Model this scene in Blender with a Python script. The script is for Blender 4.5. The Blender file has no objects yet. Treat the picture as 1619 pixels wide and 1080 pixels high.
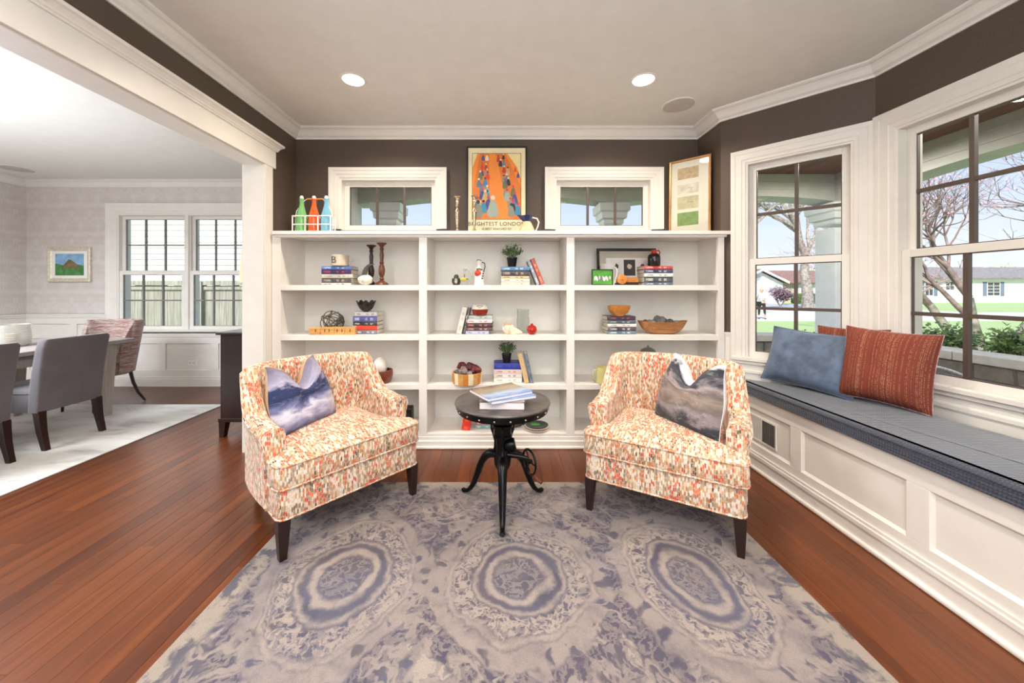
import bpy, bmesh, math, random
from math import pi, sin, cos, radians as RAD
from mathutils import Vector, Matrix
random.seed(11)
SC = bpy.context.scene
COL = SC.collection
# ------------------------------------------------------------ camera
F, CX, CY, H = 583.0, 795.0, 460.0, 1.27
cd = bpy.data.cameras.new('camera')
cd.sensor_fit = 'HORIZONTAL'; cd.sensor_width = 36.0; cd.lens = F / 1619.0 * 36.0
cd.shift_x = (809.5 - CX) / 1619.0
cd.shift_y = -(540.0 - CY) / 1619.0
cd.clip_start = 0.02; cd.clip_end = 500
cam = bpy.data.objects.new('camera', cd); COL.objects.link(cam)
cam.location = (0, 0, H); cam.rotation_euler = (pi / 2, 0, 0)
SC.camera = cam
# ------------------------------------------------------------ exposure
vs = SC.view_settings
vs.view_transform = 'Standard'; vs.look = 'None'; vs.gamma = 1.0; vs.use_curve_mapping = False
vs.exposure = 0.2
SC.cycles.use_denoising = True
SC.cycles.max_bounces = 10; SC.cycles.diffuse_bounces = 5; SC.cycles.glossy_bounces = 4
SC.cycles.transmission_bounces = 6; SC.cycles.transparent_max_bounces = 12
SC.cycles.sample_clamp_indirect = 6.0
SC.cycles.caustics_reflective = False; SC.cycles.caustics_refractive = False
# ------------------------------------------------------------ world
w = bpy.data.worlds.new('sky'); SC.world = w; w.use_nodes = True
nt = w.node_tree; nt.nodes.clear()
wo = nt.nodes.new('ShaderNodeOutputWorld'); bg = nt.nodes.new('ShaderNodeBackground')
tc = nt.nodes.new('ShaderNodeTexCoord'); sp = nt.nodes.new('ShaderNodeSeparateXYZ')
rp = nt.nodes.new('ShaderNodeValToRGB')
nt.links.new(tc.outputs['Generated'], sp.inputs[0]); nt.links.new(sp.outputs['Z'], rp.inputs[0])
e = rp.color_ramp.elements
e[0].position = 0.0; e[0].color = (0.95, 0.97, 1.0, 1)
e[1].position = 0.75; e[1].color = (0.30, 0.47, 0.90, 1)
m_ = e.new(0.16); m_.color = (0.70, 0.80, 1.0, 1)
m_ = e.new(0.36); m_.color = (0.42, 0.57, 0.95, 1)
nt.links.new(rp.outputs[0], bg.inputs[0]); bg.inputs[1].default_value = 1.0
nt.links.new(bg.outputs[0], wo.inputs[0])
# ------------------------------------------------------------ sun and lamps
def lamp(name, kind, loc, energy, color=(1, 1, 1), size=1.0, size_y=None, rot=(0, 0, 0), spread=None, angle=None):
    l = bpy.data.lights.new(name, kind); l.energy = energy; l.color = color
    if kind == 'AREA':
        l.size = size
        l.shape = 'RECTANGLE' if size_y else 'DISK'
        if size_y: l.size_y = size_y
        if spread: l.spread = spread
    if kind == 'SUN': l.angle = angle or 0.01
    o = bpy.data.objects.new(name, l); COL.objects.link(o); o.location = loc; o.rotation_euler = rot
    return o
sun = lamp('sun', 'SUN', (0, -10, 20), 6.5, (1.0, 0.96, 0.90), angle=0.03)
sun.rotation_euler = Vector((0.38, 0.62, -0.69)).to_track_quat('-Z', 'Y').to_euler()
WARM = (1.0, 0.86, 0.70)
NEUT = (0.97, 0.97, 1.0)
# unseen soft fill lamps without fixtures, added to brighten the room and dining room
lamp('rear_fill_down', 'AREA', (-0.3, -0.9, 2.60), 50, NEUT, 2.2, 1.8)
lamp('rear_fill_forward', 'AREA', (0.4, -2.2, 1.75), 52, (0.90, 0.95, 1.0), 2.8, 1.5, rot=(RAD(80), 0, 0))
lamp('dining_fill_down', 'AREA', (-4.6, 1.8, 2.1), 165, (0.84, 0.92, 1.0), 1.3, 1.3)
lamp('dining_fill_up', 'AREA', (-4.3, 1.6, 1.35), 68, (0.84, 0.92, 1.0), 2.2, 2.2, rot=(pi, 0, 0))
lamp('room_fill_up', 'AREA', (0.0, -0.9, 1.7), 98, (0.86, 0.93, 1.0), 1.6, 1.6, rot=(pi, 0, 0))
for (x, y) in ((3.6, 3.9), (3.6, 1.6), (0.0, 4.1)):
    lamp('porch_lamp', 'AREA', (x, y, 2.70), 26, (1.0, 0.93, 0.84), 0.25)
CANS = [(-1.042, 2.57), (0.98, 2.57), (-1.042, 0.75), (0.98, 0.75)]
for (x, y) in CANS:
    lamp('recessed_lamp', 'AREA', (x, y, 2.725), 17, WARM, 0.14, spread=RAD(150))

# ------------------------------------------------------------ node helpers
def lin(c):
    if isinstance(c, str):
        c = tuple(int(c[i:i + 2], 16) for i in (0, 2, 4))
    r = []
    for v in c[:3]:
        v = v / 255.0
        r.append(v / 12.92 if v <= 0.04045 else ((v + 0.055) / 1.055) ** 2.4)
    return (r[0], r[1], r[2], 1.0)
class S:
    def __init__(s, g, k): s.g = g; s.k = k
    def _m(s, op, *a):
        n = s.g.nt.nodes.new('ShaderNodeMath'); n.operation = op
        for i, x in enumerate((s,) + a): s.g.put(n.inputs[i], x)
        return S(s.g, n.outputs[0])
    def __add__(s, o): return s._m('ADD', o)
    __radd__ = __add__
    def __sub__(s, o): return s._m('SUBTRACT', o)
    def __rsub__(s, o): return (s * -1.0) + o
    def __mul__(s, o): return s._m('MULTIPLY', o)
    __rmul__ = __mul__
    def __truediv__(s, o): return s._m('DIVIDE', o)
    def abs(s): return s._m('ABSOLUTE')
    def floor(s): return s._m('FLOOR')
    def fract(s): return s._m('FRACT')
    def sin(s): return s._m('SINE')
    def sqrt(s): return s._m('SQRT')
    def pow(s, e): return s._m('POWER', e)
    def gt(s, o): return s._m('GREATER_THAN', o)
    def lt(s, o): return s._m('LESS_THAN', o)
    def min(s, o): return s._m('MINIMUM', o)
    def max(s, o): return s._m('MAXIMUM', o)
    def smooth(s, a, b):
        n = s.g.nt.nodes.new('ShaderNodeMapRange'); n.interpolation_type = 'SMOOTHSTEP'
        s.g.put(n.inputs[0], s); n.inputs[1].default_value = a; n.inputs[2].default_value = b
        return S(s.g, n.outputs[0])
class Mat:
    def __init__(g, name):
        g.m = bpy.data.materials.new(name); g.m.use_nodes = True; g.nt = g.m.node_tree
        g.b = g.nt.nodes['Principled BSDF']; g.out = g.nt.nodes['Material Output']
        g._tc = None
    def put(g, inp, x):
        if isinstance(x, S): g.nt.links.new(x.k, inp)
        elif x is None: pass
        elif isinstance(x, (tuple, list)):
            inp.default_value = tuple(x) if len(inp.default_value) == len(x) else (tuple(x) + (1,))[:len(inp.default_value)]
        else:
            try: inp.default_value = x
            except TypeError: inp.default_value = (x,) * len(inp.default_value)
    def tc(g, k='Object'):
        if not g._tc: g._tc = g.nt.nodes.new('ShaderNodeTexCoord')
        return S(g, g._tc.outputs[k])
    def geo(g, k):
        n = g.nt.nodes.new('ShaderNodeNewGeometry'); return S(g, n.outputs[k])
    def rnd(g):
        n = g.nt.nodes.new('ShaderNodeObjectInfo'); return S(g, n.outputs['Random'])
    def xyz(g, v):
        n = g.nt.nodes.new('ShaderNodeSeparateXYZ'); g.put(n.inputs[0], v)
        return [S(g, n.outputs[i]) for i in range(3)]
    def vec(g, x, y, z=0.0):
        n = g.nt.nodes.new('ShaderNodeCombineXYZ')
        for i, a in enumerate((x, y, z)): g.put(n.inputs[i], a)
        return S(g, n.outputs[0])
    def vmath(g, op, a, b):
        n = g.nt.nodes.new('ShaderNodeVectorMath'); n.operation = op; g.put(n.inputs[0], a); g.put(n.inputs[1], b)
        return S(g, n.outputs[0])
    def scale(g, v, s3): return g.vmath('MULTIPLY', v, s3)
    def noise(g, v, sc=5.0, det=3.0, rough=0.5, dist=0.0, color=False):
        n = g.nt.nodes.new('ShaderNodeTexNoise'); g.put(n.inputs['Vector'], v)
        n.inputs['Scale'].default_value = sc; n.inputs['Detail'].default_value = det
        n.inputs['Roughness'].default_value = rough; n.inputs['Distortion'].default_value = dist
        return S(g, n.outputs[1 if color else 0])
    def voro(g, v, sc=5.0, feat='F1', out='Distance', rand=1.0):
        n = g.nt.nodes.new('ShaderNodeTexVoronoi'); n.feature = feat; g.put(n.inputs['Vector'], v)
        n.inputs['Scale'].default_value = sc; n.inputs['Randomness'].default_value = rand
        return S(g, n.outputs[out])
    def white(g, v, color=False):
        n = g.nt.nodes.new('ShaderNodeTexWhiteNoise'); n.noise_dimensions = '3D'; g.put(n.inputs['Vector'], v)
        return S(g, n.outputs['Color' if color else 'Value'])
    def ramp(g, f, stops, const=False):
        n = g.nt.nodes.new('ShaderNodeValToRGB'); g.put(n.inputs[0], f); r = n.color_ramp
        if const: r.interpolation = 'CONSTANT'
        r.elements[0].position = stops[0][0]; r.elements[0].color = lin(stops[0][1])
        r.elements[1].position = stops[-1][0]; r.elements[1].color = lin(stops[-1][1])
        for p, c in stops[1:-1]:
            e = r.elements.new(p); e.color = lin(c)
        return S(g, n.outputs[0])
    def mix(g, f, a, b):
        n = g.nt.nodes.new('ShaderNodeMix'); n.data_type = 'RGBA'
        g.put(n.inputs[0], f)
        g.put(n.inputs[6], lin(a) if isinstance(a, str) else a); g.put(n.inputs[7], lin(b) if isinstance(b, str) else b)
        return S(g, n.outputs[2])
    def fin(g, color=None, rough=0.6, metal=0.0, bump=None, bs=0.3, bd=0.01, spec=None, coat=0.0, coat_rough=0.1, sheen=0.0, trans=0.0, ior=None, emit=None, es=0.0, alpha=None):
        b = g.b
        if color is not None: g.put(b.inputs['Base Color'], lin(color) if isinstance(color, str) else color)
        g.put(b.inputs['Roughness'], rough); g.put(b.inputs['Metallic'], metal)
        if spec is not None: b.inputs['Specular IOR Level'].default_value = spec
        if coat: b.inputs['Coat Weight'].default_value = coat; b.inputs['Coat Roughness'].default_value = coat_rough
        if sheen: b.inputs['Sheen Weight'].default_value = sheen; b.inputs['Sheen Roughness'].default_value = 0.4
        if trans: b.inputs['Transmission Weight'].default_value = trans
        if ior: b.inputs['IOR'].default_value = ior
        if emit: b.inputs['Emission Color'].default_value = lin(emit); b.inputs['Emission Strength'].default_value = es
        if bump is not None:
            n = g.nt.nodes.new('ShaderNodeBump'); n.inputs['Strength'].default_value = bs; n.inputs['Distance'].default_value = bd
            g.put(n.inputs['Height'], bump); g.nt.links.new(n.outputs[0], b.inputs['Normal'])
        return g.m
def plain(name, c, rough=0.5, metal=0.0, var=0.06, sc=8.0, bs=0.15, bd=0.002, **k):
    """simple painted / moulded stuff: base colour with slight mottling and fine relief"""
    g = Mat(name); o = g.tc(); c0 = lin(c)
    n = g.noise(o, sc, 4, 0.6)
    d = tuple(max(0, x * (1 - 2 * var)) for x in c0[:3]) + (1,); l_ = tuple(min(1, x * (1 + var)) for x in c0[:3]) + (1,)
    return g.fin(g.mix(n.smooth(0.3, 0.7), d, l_), rough, metal, bump=g.noise(o, sc * 12, 3), bs=bs, bd=bd, **k)

# ------------------------------------------------------------ materials
M = {}
M['white'] = plain('white_trim_paint', 'E2DDD5', 0.38, var=0.015, bs=0.05)
M['shelf'] = plain('bookcase_paint', 'EAE6DF', 0.42, var=0.015, bs=0.05)
M['ceiling'] = plain('ceiling_paint', 'DEDBD4', 0.9, var=0.015, bs=0.1)
def _wallpaper():
    g = Mat('dark_wallpaper'); o = g.tc()
    n = g.noise(o, 3.0, 3); f = g.noise(g.scale(o, (260, 260, 260)), 1.0, 2)
    c = g.mix(n, '44372B', '53443A'); c = g.mix(f.smooth(0.35, 0.7) * 0.55, c, '64564B')
    return g.fin(c, 0.55, bump=f, bs=0.5, bd=0.002)
M['darkwall'] = _wallpaper()
def _damask():
    g = Mat('dining_wallpaper'); o = g.tc(); x, y, z = g.xyz(o)
    u = ((x + y) * 4.2).fract() - 0.5; v = (z * 2.6).fract() - 0.5
    wob = g.noise(o, 9, 2) * 0.12
    r = (u * u + v * v * 0.45).sqrt() + wob
    pat = ((r * 38).sin() * ((u.abs() * 30).sin()) + (v * 22).sin() * 0.35)
    f = pat.smooth(-0.1, 0.3)
    c = g.mix(f * 0.6, 'CEC5BE', 'DCD6D3'); c = g.mix(g.noise(g.scale(o, (30, 30, 160)), 1, 2) * 0.15, c, 'A69A93')
    rr = f * -0.18 + 0.5
    return g.fin(c, rr, bump=f, bs=0.15, bd=0.002, spec=0.5)
M['damask'] = _damask()
def _wood(name, c1, c2, c3, rough=0.3, per_object=True, ax=1, scale=1.0, coat=0.0, spec=None):
    g = Mat(name); o = g.tc(); r = g.rnd() if per_object else None
    s3 = [22 * scale, 22 * scale, 22 * scale]; s3[ax] = 1.6 * scale
    v = g.scale(o, tuple(s3))
    if r is not None: v = g.vmath('ADD', v, g.vec(r * 37.0, r * 91.0, r * 53.0))
    n = g.noise(v, 1.0, 5, 0.6, 0.6)
    gr = g.noise(g.scale(v, (5, 5, 5)), 1.0, 3, 0.6)
    c = g.ramp(n, [(0.25, c1), (0.5, c2), (0.78, c3)])
    c = g.mix(gr.smooth(0.52, 0.75) * 0.4, c, c1)
    if r is not None:
        c = g.mix(g.white(g.vec(r, r * 3.0, 0.2)) * 0.55, c, c1)
        c = g.mix(g.white(g.vec(r * 7.0, r, 0.7)) * 0.35, c, c3)
    return g.fin(c, gr * 0.12 + rough, bump=gr, bs=0.12, bd=0.002, coat=coat, coat_rough=0.22, spec=spec)
M['floor'] = _wood('oak_floor', '3A1704', '622E0D', '7E4318', 0.30, coat=0.2, spec=0.38)
M['darkwood'] = _wood('espresso_wood', '1A0D0A', '26130F', '341B14', 0.28, ax=2)
M['doughwood'] = _wood('dough_bowl_wood', '82502E', 'AA7445', 'C2905F', 0.45, False, ax=0, scale=3)
M['walnut'] = _wood('walnut_wood', '55281A', '7A3B22', '99552F', 0.35, False, ax=0, scale=3)
M['lightwood'] = _wood('light_wood', 'B97F40', 'D39C58', 'E3B577', 0.45, False, ax=0, scale=3)
M['amberwood'] = _wood('amber_wood', 'A55F22', 'CB8236', 'DD9C4E', 0.3, False, ax=0, scale=3)
M['greywood'] = _wood('weathered_grey_wood', '8F857C', 'ACA298', 'C2B9AF', 0.55, True, ax=2, scale=1.3)
M['greywoodx'] = _wood('weathered_grey_top', '857C78', '9C9390', 'B4ACA8', 0.32, True, ax=1, scale=1.3)
M['browncandle'] = _wood('turned_brown_wood', '42200F', '5E3220', '7A4A2E', 0.3, False, ax=2, scale=3)
M['porchwood'] = _wood('stained_porch_boards', '5E3A2C', '80503E', '966450', 0.5, True, ax=1)
def _glass():
    g = Mat('window_glass'); nt = g.nt; nt.nodes.remove(g.b)
    t = nt.nodes.new('ShaderNodeBsdfTransparent'); t.inputs[0].default_value = (0.97, 0.985, 0.98, 1)
    gl = nt.nodes.new('ShaderNodeBsdfGlossy'); gl.inputs['Roughness'].default_value = 0.02
    fr = nt.nodes.new('ShaderNodeFresnel'); fr.inputs[0].default_value = 1.45
    ml = nt.nodes.new('ShaderNodeMath'); ml.operation = 'MULTIPLY'; ml.inputs[1].default_value = 0.6
    nt.links.new(fr.outputs[0], ml.inputs[0])
    mx = nt.nodes.new('ShaderNodeMixShader'); nt.links.new(ml.outputs[0], mx.inputs[0])
    nt.links.new(t.outputs[0], mx.inputs[1]); nt.links.new(gl.outputs[0], mx.inputs[2])
    nt.links.new(mx.outputs[0], g.out.inputs[0]); return g.m
M['glass'] = _glass()
def _cglass(name, c, a=0.25, rough=0.05, k=0.75):
    g = Mat(name); nt = g.nt
    g.fin(c, rough, spec=0.6)
    t = nt.nodes.new('ShaderNodeBsdfTransparent')
    t.inputs[0].default_value = tuple(0.6 + 0.4 * x for x in lin(c)[:3]) + (1,)
    mx = nt.nodes.new('ShaderNodeMixShader'); lw = nt.nodes.new('ShaderNodeLayerWeight'); lw.inputs[0].default_value = 0.35
    ml = nt.nodes.new('ShaderNodeMath'); ml.operation = 'MULTIPLY_ADD'; ml.inputs[1].default_value = k; ml.inputs[2].default_value = a
    nt.links.new(lw.outputs['Facing'], ml.inputs[0]); nt.links.new(ml.outputs[0], mx.inputs[0])
    nt.links.new(t.outputs[0], mx.inputs[1]); nt.links.new(g.b.outputs[0], mx.inputs[2])
    nt.links.new(mx.outputs[0], g.out.inputs[0]); return g.m
M['vaseglass'] = _cglass('clear_vase_glass', 'E4E8E4', 0.04, 0.05, 0.45)
M['muntin'] = plain('bronze_muntin', '54453C', 0.45, var=0.05)
M['greymuntin'] = plain('grey_muntin', '7A7672', 0.45, var=0.05)
M['metal'] = plain('black_cast_iron', '1D1C1E', 0.28, 0.75, var=0.12, sc=30)
M['tabletop'] = plain('zinc_dark_top', '6E6764', 0.36, 0.5, var=0.14, sc=14, bs=0.3)
M['silver'] = plain('tarnished_silver', 'B7A98F', 0.25, 0.95, var=0.2, sc=60)
M['chrome'] = plain('steel', 'A9A9A6', 0.25, 0.95)
M['gold'] = plain('pale_gilt_frame', 'DCD3BD', 0.4, 0.3, var=0.1, sc=40)
M['copper'] = plain('copper_frame', 'B98A56', 0.35, 0.5, var=0.1)
M['black'] = plain('black_lacquer', '1A1716', 0.35)
M['greyfab'] = plain('grey_microfiber', '5E585B', 0.85, var=0.08, sc=5, sheen=0.35, bs=0.25)
M['cream'] = plain('cream_glaze', 'E6DCC2', 0.25)
M['paper'] = plain('book_pages', 'E9E1CE', 0.85, var=0.05, sc=90)
M['lampshade'] = plain('linen_lampshade', 'DCC5A0', 0.9, sc=60, emit='F0D9AE', es=0.25)
M['white_gloss'] = plain('white_glaze', 'F0EDE8', 0.2, var=0.02)
M['can_light'] = plain('lamp_lens', 'FFFFFF', 0.5, emit='FFF4DE', es=9.0)
M['soil'] = plain('soil', '3A2A1E', 0.95)

def fabric_dashes():
    g = Mat('brushstroke_upholstery'); uv = g.tc('UV'); u, v, _ = g.xyz(uv)
    cw, ch = 0.0082, 0.0235
    wob = g.noise(uv, 30, 2) * 0.010
    def layer(su, sv, seed):
        a = (u + wob) / su + seed; col = a.floor()
        b = v / sv + g.white(g.vec(col, seed, 3.1)) * 5.0
        row = b.floor(); fu = a.fract() - 0.5; fv = b.fract() - 0.5
        shape = 1.0 - ((fu.abs() * 2.05).pow(3.0) + (fv.abs() * 2.0).pow(3.0)).smooth(0.45, 1.0)
        return col, row, shape
    col, row, sh = layer(cw, ch, 0.37)
    cell = g.vec(col, row, 1.7); r1 = g.white(cell)
    # clusters: neighbouring strokes share a hue
    cl = g.white(g.vec((col * 0.34).floor(), (row * 1.0).floor(), 9.0))
    cl2 = g.noise(g.scale(uv, (11, 9, 1)), 1.0, 2)
    base = g.ramp(r1, [(0.0, 'E4D6C4'), (0.16, 'C79C70'), (0.30, 'E8DED2'), (0.42, 'B89270'), (0.54, 'DDC2A4'), (0.64, '857562'), (0.73, 'E0D2C4'), (0.82, 'C4683A'), (0.90, 'A08C78')], const=True)
    accent = g.ramp(g.white(g.vec((col * 0.34).floor(), row, 4.0)), [(0.0, 'D2432C'), (0.4, 'E2683A'), (0.58, 'C33A2E'), (0.74, '6B5F4C'), (0.9, '3F3A34')], const=True)
    isacc = (cl + cl2 * 0.5).gt(1.08)
    c = g.mix(isacc, base, accent)
    ground = g.mix(g.noise(uv, 22, 2), 'D6C6B2', 'BE986C')
    c = g.mix(sh * 0.93, ground, c)
    return g.fin(c, 0.8, bump=g.noise(uv, 700, 2), bs=0.2, bd=0.001, sheen=0.25)
M['dashes'] = fabric_dashes()

def cloud_fabric(name, stops, seed, flat=2.2):
    g = Mat(name); uv = g.tc('UV'); u, v, _ = g.xyz(uv)
    n1 = g.noise(g.vec(u * 3.0 + seed, v * 4.5, seed), 1.0, 7, 0.6, 0.7)
    n2 = g.noise(g.vec(u * 1.2 + seed, v * 2.2, seed + 4), 1.0, 3, 0.5)
    f = v + (n1 - 0.5) * 0.5 + (n2 - 0.5) * 0.35
    c = g.ramp(f, stops)
    n3 = g.noise(g.vec(u * 8.0, v * 18.0, seed), 1.0, 5, 0.7, 1.0)
    c = g.mix(n3.smooth(0.52, 0.8) * 0.35, c, 'E6E2EA')
    return g.fin(c, 0.75, bump=g.noise(uv, 400, 2), bs=0.1, bd=0.001, sheen=0.2)
M['pillow_sea'] = cloud_fabric('stormy_sea_print', [(0.02, '474C70'), (0.16, '8E8FB4'), (0.28, 'D5D3E2'), (0.38, '7478A0'), (0.45, '454C78'), (0.50, '18244E'), (0.70, '1E2C5C'), (0.76, 'A9A5BC'), (0.86, '8C87A0'), (1.0, '6E6678')], 2.3)
M['pillow_cloud'] = cloud_fabric('storm_cloud_print', [(0.02, '2C2D34'), (0.16, '363840'), (0.26, '8E8488'), (0.36, '70645F'), (0.48, '938377'), (0.58, '6C605E'), (0.66, 'A09390'), (0.74, '3A3B45'), (0.92, '25272F'), (1.0, 'D9D6DE')], 7.9)
M['pillow_tan'] = plain('tan_linen', 'C9A984', 0.85, sc=40)
M['pillow_white'] = plain('white_linen', 'EFEAEC', 0.85, sc=40)
M['blue_velvet'] = plain('blue_velvet', '5C6C84', 0.7, var=0.2, sc=9, sheen=0.4, bs=0.2)
def _chenille():
    g = Mat('charcoal_chenille'); uv = g.tc('UV'); u, v, _ = g.xyz(uv)
    a = ((u + v) * 250.0).sin() * ((u - v) * 250.0).sin()
    n = g.noise(uv, 60, 3); n2 = g.noise(uv, 3, 3)
    c = g.mix(a.smooth(-0.3, 0.6) * 0.6 + n * 0.3, '1E222D', '434B60'); c = g.mix(n2 * 0.3, c, '363C4C')
    return g.fin(c, 0.5, bump=a * 0.6 + n, bs=0.5, bd=0.004, sheen=0.5)
M['bench_fabric'] = _chenille()
def _redweave():
    g = Mat('rust_stripe_weave'); uv = g.tc('UV'); u, v, _ = g.xyz(uv)
    col = (u * 150.0).floor(); s = g.white(g.vec(col, 1.0, 2.0)); dash = g.white(g.vec(col, (v * 120.0).floor(), 5.0))
    n = g.noise(g.vec(u * 80.0, v * 300.0, 0.0), 1.0, 2)
    c = g.mix(n, '6A2C1E', '8C422C')
    c = g.mix((s.gt(0.72)) * (dash.gt(0.4)) * 0.42, c, 'C09070')
    c = g.mix((s.lt(0.12)), c, '6E2A20')
    return g.fin(c, 0.85, bump=n, bs=0.4, bd=0.002)
M['rust_weave'] = _redweave()
def _stripechair():
    g = Mat('multicolour_stripe_velvet'); o = g.tc(); x, y, z = g.xyz(o)
    n = g.noise(g.vec(x * 2.0, y * 2.0, z * 60.0), 1.0, 4, 0.7)
    c = g.ramp(n, [(0.25, '4A3234'), (0.37, '8A3A3A'), (0.43, 'B59C92'), (0.49, '6E4444'), (0.54, 'CDBDB0'), (0.60, '7A5E5A'), (0.66, '9C4038'), (0.75, 'B8A498')])
    return g.fin(c, 0.75, sheen=0.4, bump=n, bs=0.1)
M['stripes'] = _stripechair()

def rug_main():
    g = Mat('medallion_rug_pile'); o = g.tc(); x, y, _ = g.xyz(o)
    ax_, ay_, _a = g.xyz(g.noise(o, 2.2, 2, 0.5, color=True)); wx, wy, _w = g.xyz(g.noise(o, 9.0, 3, 0.6, color=True)); vx, vy, _v = g.xyz(g.noise(o, 30.0, 3, 0.6, color=True))
    X = x + (ax_ - 0.5) * 0.16 + (wx - 0.5) * 0.06 + (vx - 0.5) * 0.022; Y = y + (ay_ - 0.5) * 0.16 + (wy - 0.5) * 0.06 + (vy - 0.5) * 0.022
    cx = (((X - 0.02) / 0.76) + 0.5).fract() * 0.76 - 0.38
    cy = Y - 0.72
    cyb = (Y + 0.62)
    cy = (cy.abs()).min(cyb.abs()) * (cy.gt(-0.67) * 2.0 - 1.0)
    mth = g.nt.nodes.new('ShaderNodeMath'); mth.operation = 'ARCTAN2'; g.put(mth.inputs[0], cy); g.put(mth.inputs[1], cx); th = S(g, mth.outputs[0])
    side = (X.abs()).gt(0.40)
    r = ((cx * (side * 0.12 + 1.02)).pow(2.0) + (cy * (side * -0.16 + 0.98)).pow(2.0)).sqrt()
    def band(a, b, e=0.012): return r.smooth(a - e, a + e) * (1.0 - r.smooth(b - e, b + e))
    def ridge(sc, seed, wdt):
        n = g.noise(g.vec(X, Y, seed), sc, 3, 0.55, 0.4)
        return 1.0 - ((n - 0.5).abs()).smooth(wdt * 0.3, wdt)
    fine_r = ridge(26.0, 9.0, 0.09); mid_r = ridge(13.0, 6.0, 0.075); big_r = ridge(6.5, 2.0, 0.05)
    blot = g.noise(g.vec(X, Y, 3.0), 8.0, 5, 0.62, 0.3).smooth(0.53, 0.60)
    cellv = g.voro(g.vec(X, Y, 0.3), 15.0, 'SMOOTH_F1'); dots = 1.0 - cellv.smooth(0.30, 0.42)     # round dark beads
    petals = (th * 20.0).sin().smooth(-0.2, 0.5)
    L = band(0.115, 0.150) * 0.9
    L = L.max(band(0.185, 0.205) * 0.85)
    L = L.max(band(0.215, 0.300) * (fine_r * 0.8 + mid_r * 0.5))
    L = L.max(band(0.300, 0.325) * 0.9)
    L = L.max(band(0.325, 0.395) * (1.0 - petals * dots) * 0.75)
    L = L.max(band(0.395, 0.48) * fine_r * 0.45)
    L = L.max(band(0.48, 0.56) * (mid_r * 0.6 + blot * 0.6))
    L = L.max(r.smooth(0.55, 0.58) * (mid_r * 0.7).max(blot * 0.9).max(fine_r * 0.45))
    L = L.max(big_r * 0.75 * r.smooth(0.24, 0.30)).max(band(0.0, 0.105) * fine_r * 0.45)
    wear = g.noise(o, 10.0, 5, 0.7).smooth(0.28, 0.58)
    L = (L * (wear * 0.55 + 0.50)).min(1.0)
    big = g.noise(o, 1.3, 3, 0.5)
    dark = g.mix(big.smooth(0.42, 0.60), '554D57', '525163')
    dark = g.mix(g.noise(o, 4.5, 4, 0.6).smooth(0.48, 0.64) * 0.75, dark, '5C5558')
    dark = g.mix(band(0.40, 0.48) * 0.6, dark, '453F51')
    dark = g.mix(g.noise(g.vec(X, Y, 14.0), 5.0, 4).smooth(0.55, 0.66) * 0.7, dark, '413E50')
    pale = g.mix(g.noise(o, 4, 2), 'A6998C', '887D7C')
    c = g.mix(L, dark, pale)
    ex = (x.abs() - 1.11).smooth(0.0, 0.05); ey = (y.abs() - 1.42).smooth(0.0, 0.05)
    bord = ex.max(ey); bn = g.noise(g.vec(X * 0.8, Y * 0.8, 9.0), 12.0, 4, 0.6).smooth(0.48, 0.60)
    c = g.mix(bord, c, g.mix(bn, '968A7F', '535059'))
    fine = g.noise(o, 240, 3)
    c = g.mix(fine.smooth(0.35, 0.75) * 0.3, c, '5A535B')
    return g.fin(c, 0.95, bump=fine + L * 0.5, bs=0.5, bd=0.004, sheen=0.15)
M['rug'] = rug_main()
def rug_dining():
    g = Mat('faded_pale_rug_pile'); o = g.tc()
    n = g.noise(g.scale(o, (1, 3, 1)), 2.2, 6, 0.7, 0.6)
    c = g.ramp(n, [(0.3, 'A9A6A4'), (0.44, 'CFCBC6'), (0.6, 'DEDAD4'), (0.75, 'BDB8B2')])
    return g.fin(c, 0.95, bump=g.noise(o, 200, 2), bs=0.3, bd=0.003)
M['rug2'] = rug_dining()
# exterior
def _grass():
    g = Mat('lawn_grass'); o = g.tc()
    c = g.mix(g.noise(o, 0.5, 4), '98AE70', 'B0C488'); c = g.mix(g.noise(o, 30, 3) * 0.4, c, '84996A')
    return g.fin(c, 0.95, bump=g.noise(o, 40, 3), bs=0.5, bd=0.05)
M['grass'] = _grass()
M['asphalt'] = plain('pale_concrete', 'C9C6C2', 0.9, var=0.05, sc=3)
M['siding'] = plain('white_siding', 'F2F1EE', 0.6, var=0.02)
M['greytrim'] = plain('porch_grey_paint', 'CFCFCA', 0.6, var=0.03)
M['greywhite'] = plain('porch_white_paint', 'F0F1F2', 0.6, var=0.02)
M['shingle'] = plain('brown_shingles', '8A6B62', 0.95, var=0.15, sc=4)
M['shingle2'] = plain('grey_shingles', '86807E', 0.95, var=0.15, sc=4)
M['stone'] = Mat('grey_limestone').m
def _stone():
    g = Mat('limestone_block'); o = g.tc(); r = g.rnd()
    n = g.noise(g.vmath('ADD', o, g.vec(r * 30.0, r * 11.0, 0.0)), 7, 5, 0.65)
    c = g.ramp(n, [(0.3, '7C7A72'), (0.5, '97948B'), (0.7, 'AAA79E')]); c = g.mix(g.white(g.vec(r, 2.0, 1.0)) * 0.4, c, '8B8170')
    return g.fin(c, 0.9, bump=n, bs=0.8, bd=0.02)
M['stone'] = _stone()
M['cap'] = plain('stone_cap', 'C2C0BA', 0.8, var=0.06)
M['mortar'] = plain('mortar', '7C7972', 0.95)
def _fencewood():
    g = Mat('weathered_fence_wood'); o = g.tc(); r = g.rnd(); x, y, z = g.xyz(o)
    n = g.noise(g.vec(x * 30.0 + r * 50.0, y * 9.0, z * 1.6), 1.0, 5, 0.6)
    c = g.ramp(n, [(0.3, '807D74'), (0.5, '9E9A90'), (0.7, 'B9B5AB')]); c = g.mix(g.white(g.vec(r, 1.0, 1.0)) * 0.4, c, '8C897E')
    return g.fin(c, 0.9, bump=n, bs=0.4, bd=0.004)
M['fence'] = _fencewood()
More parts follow.
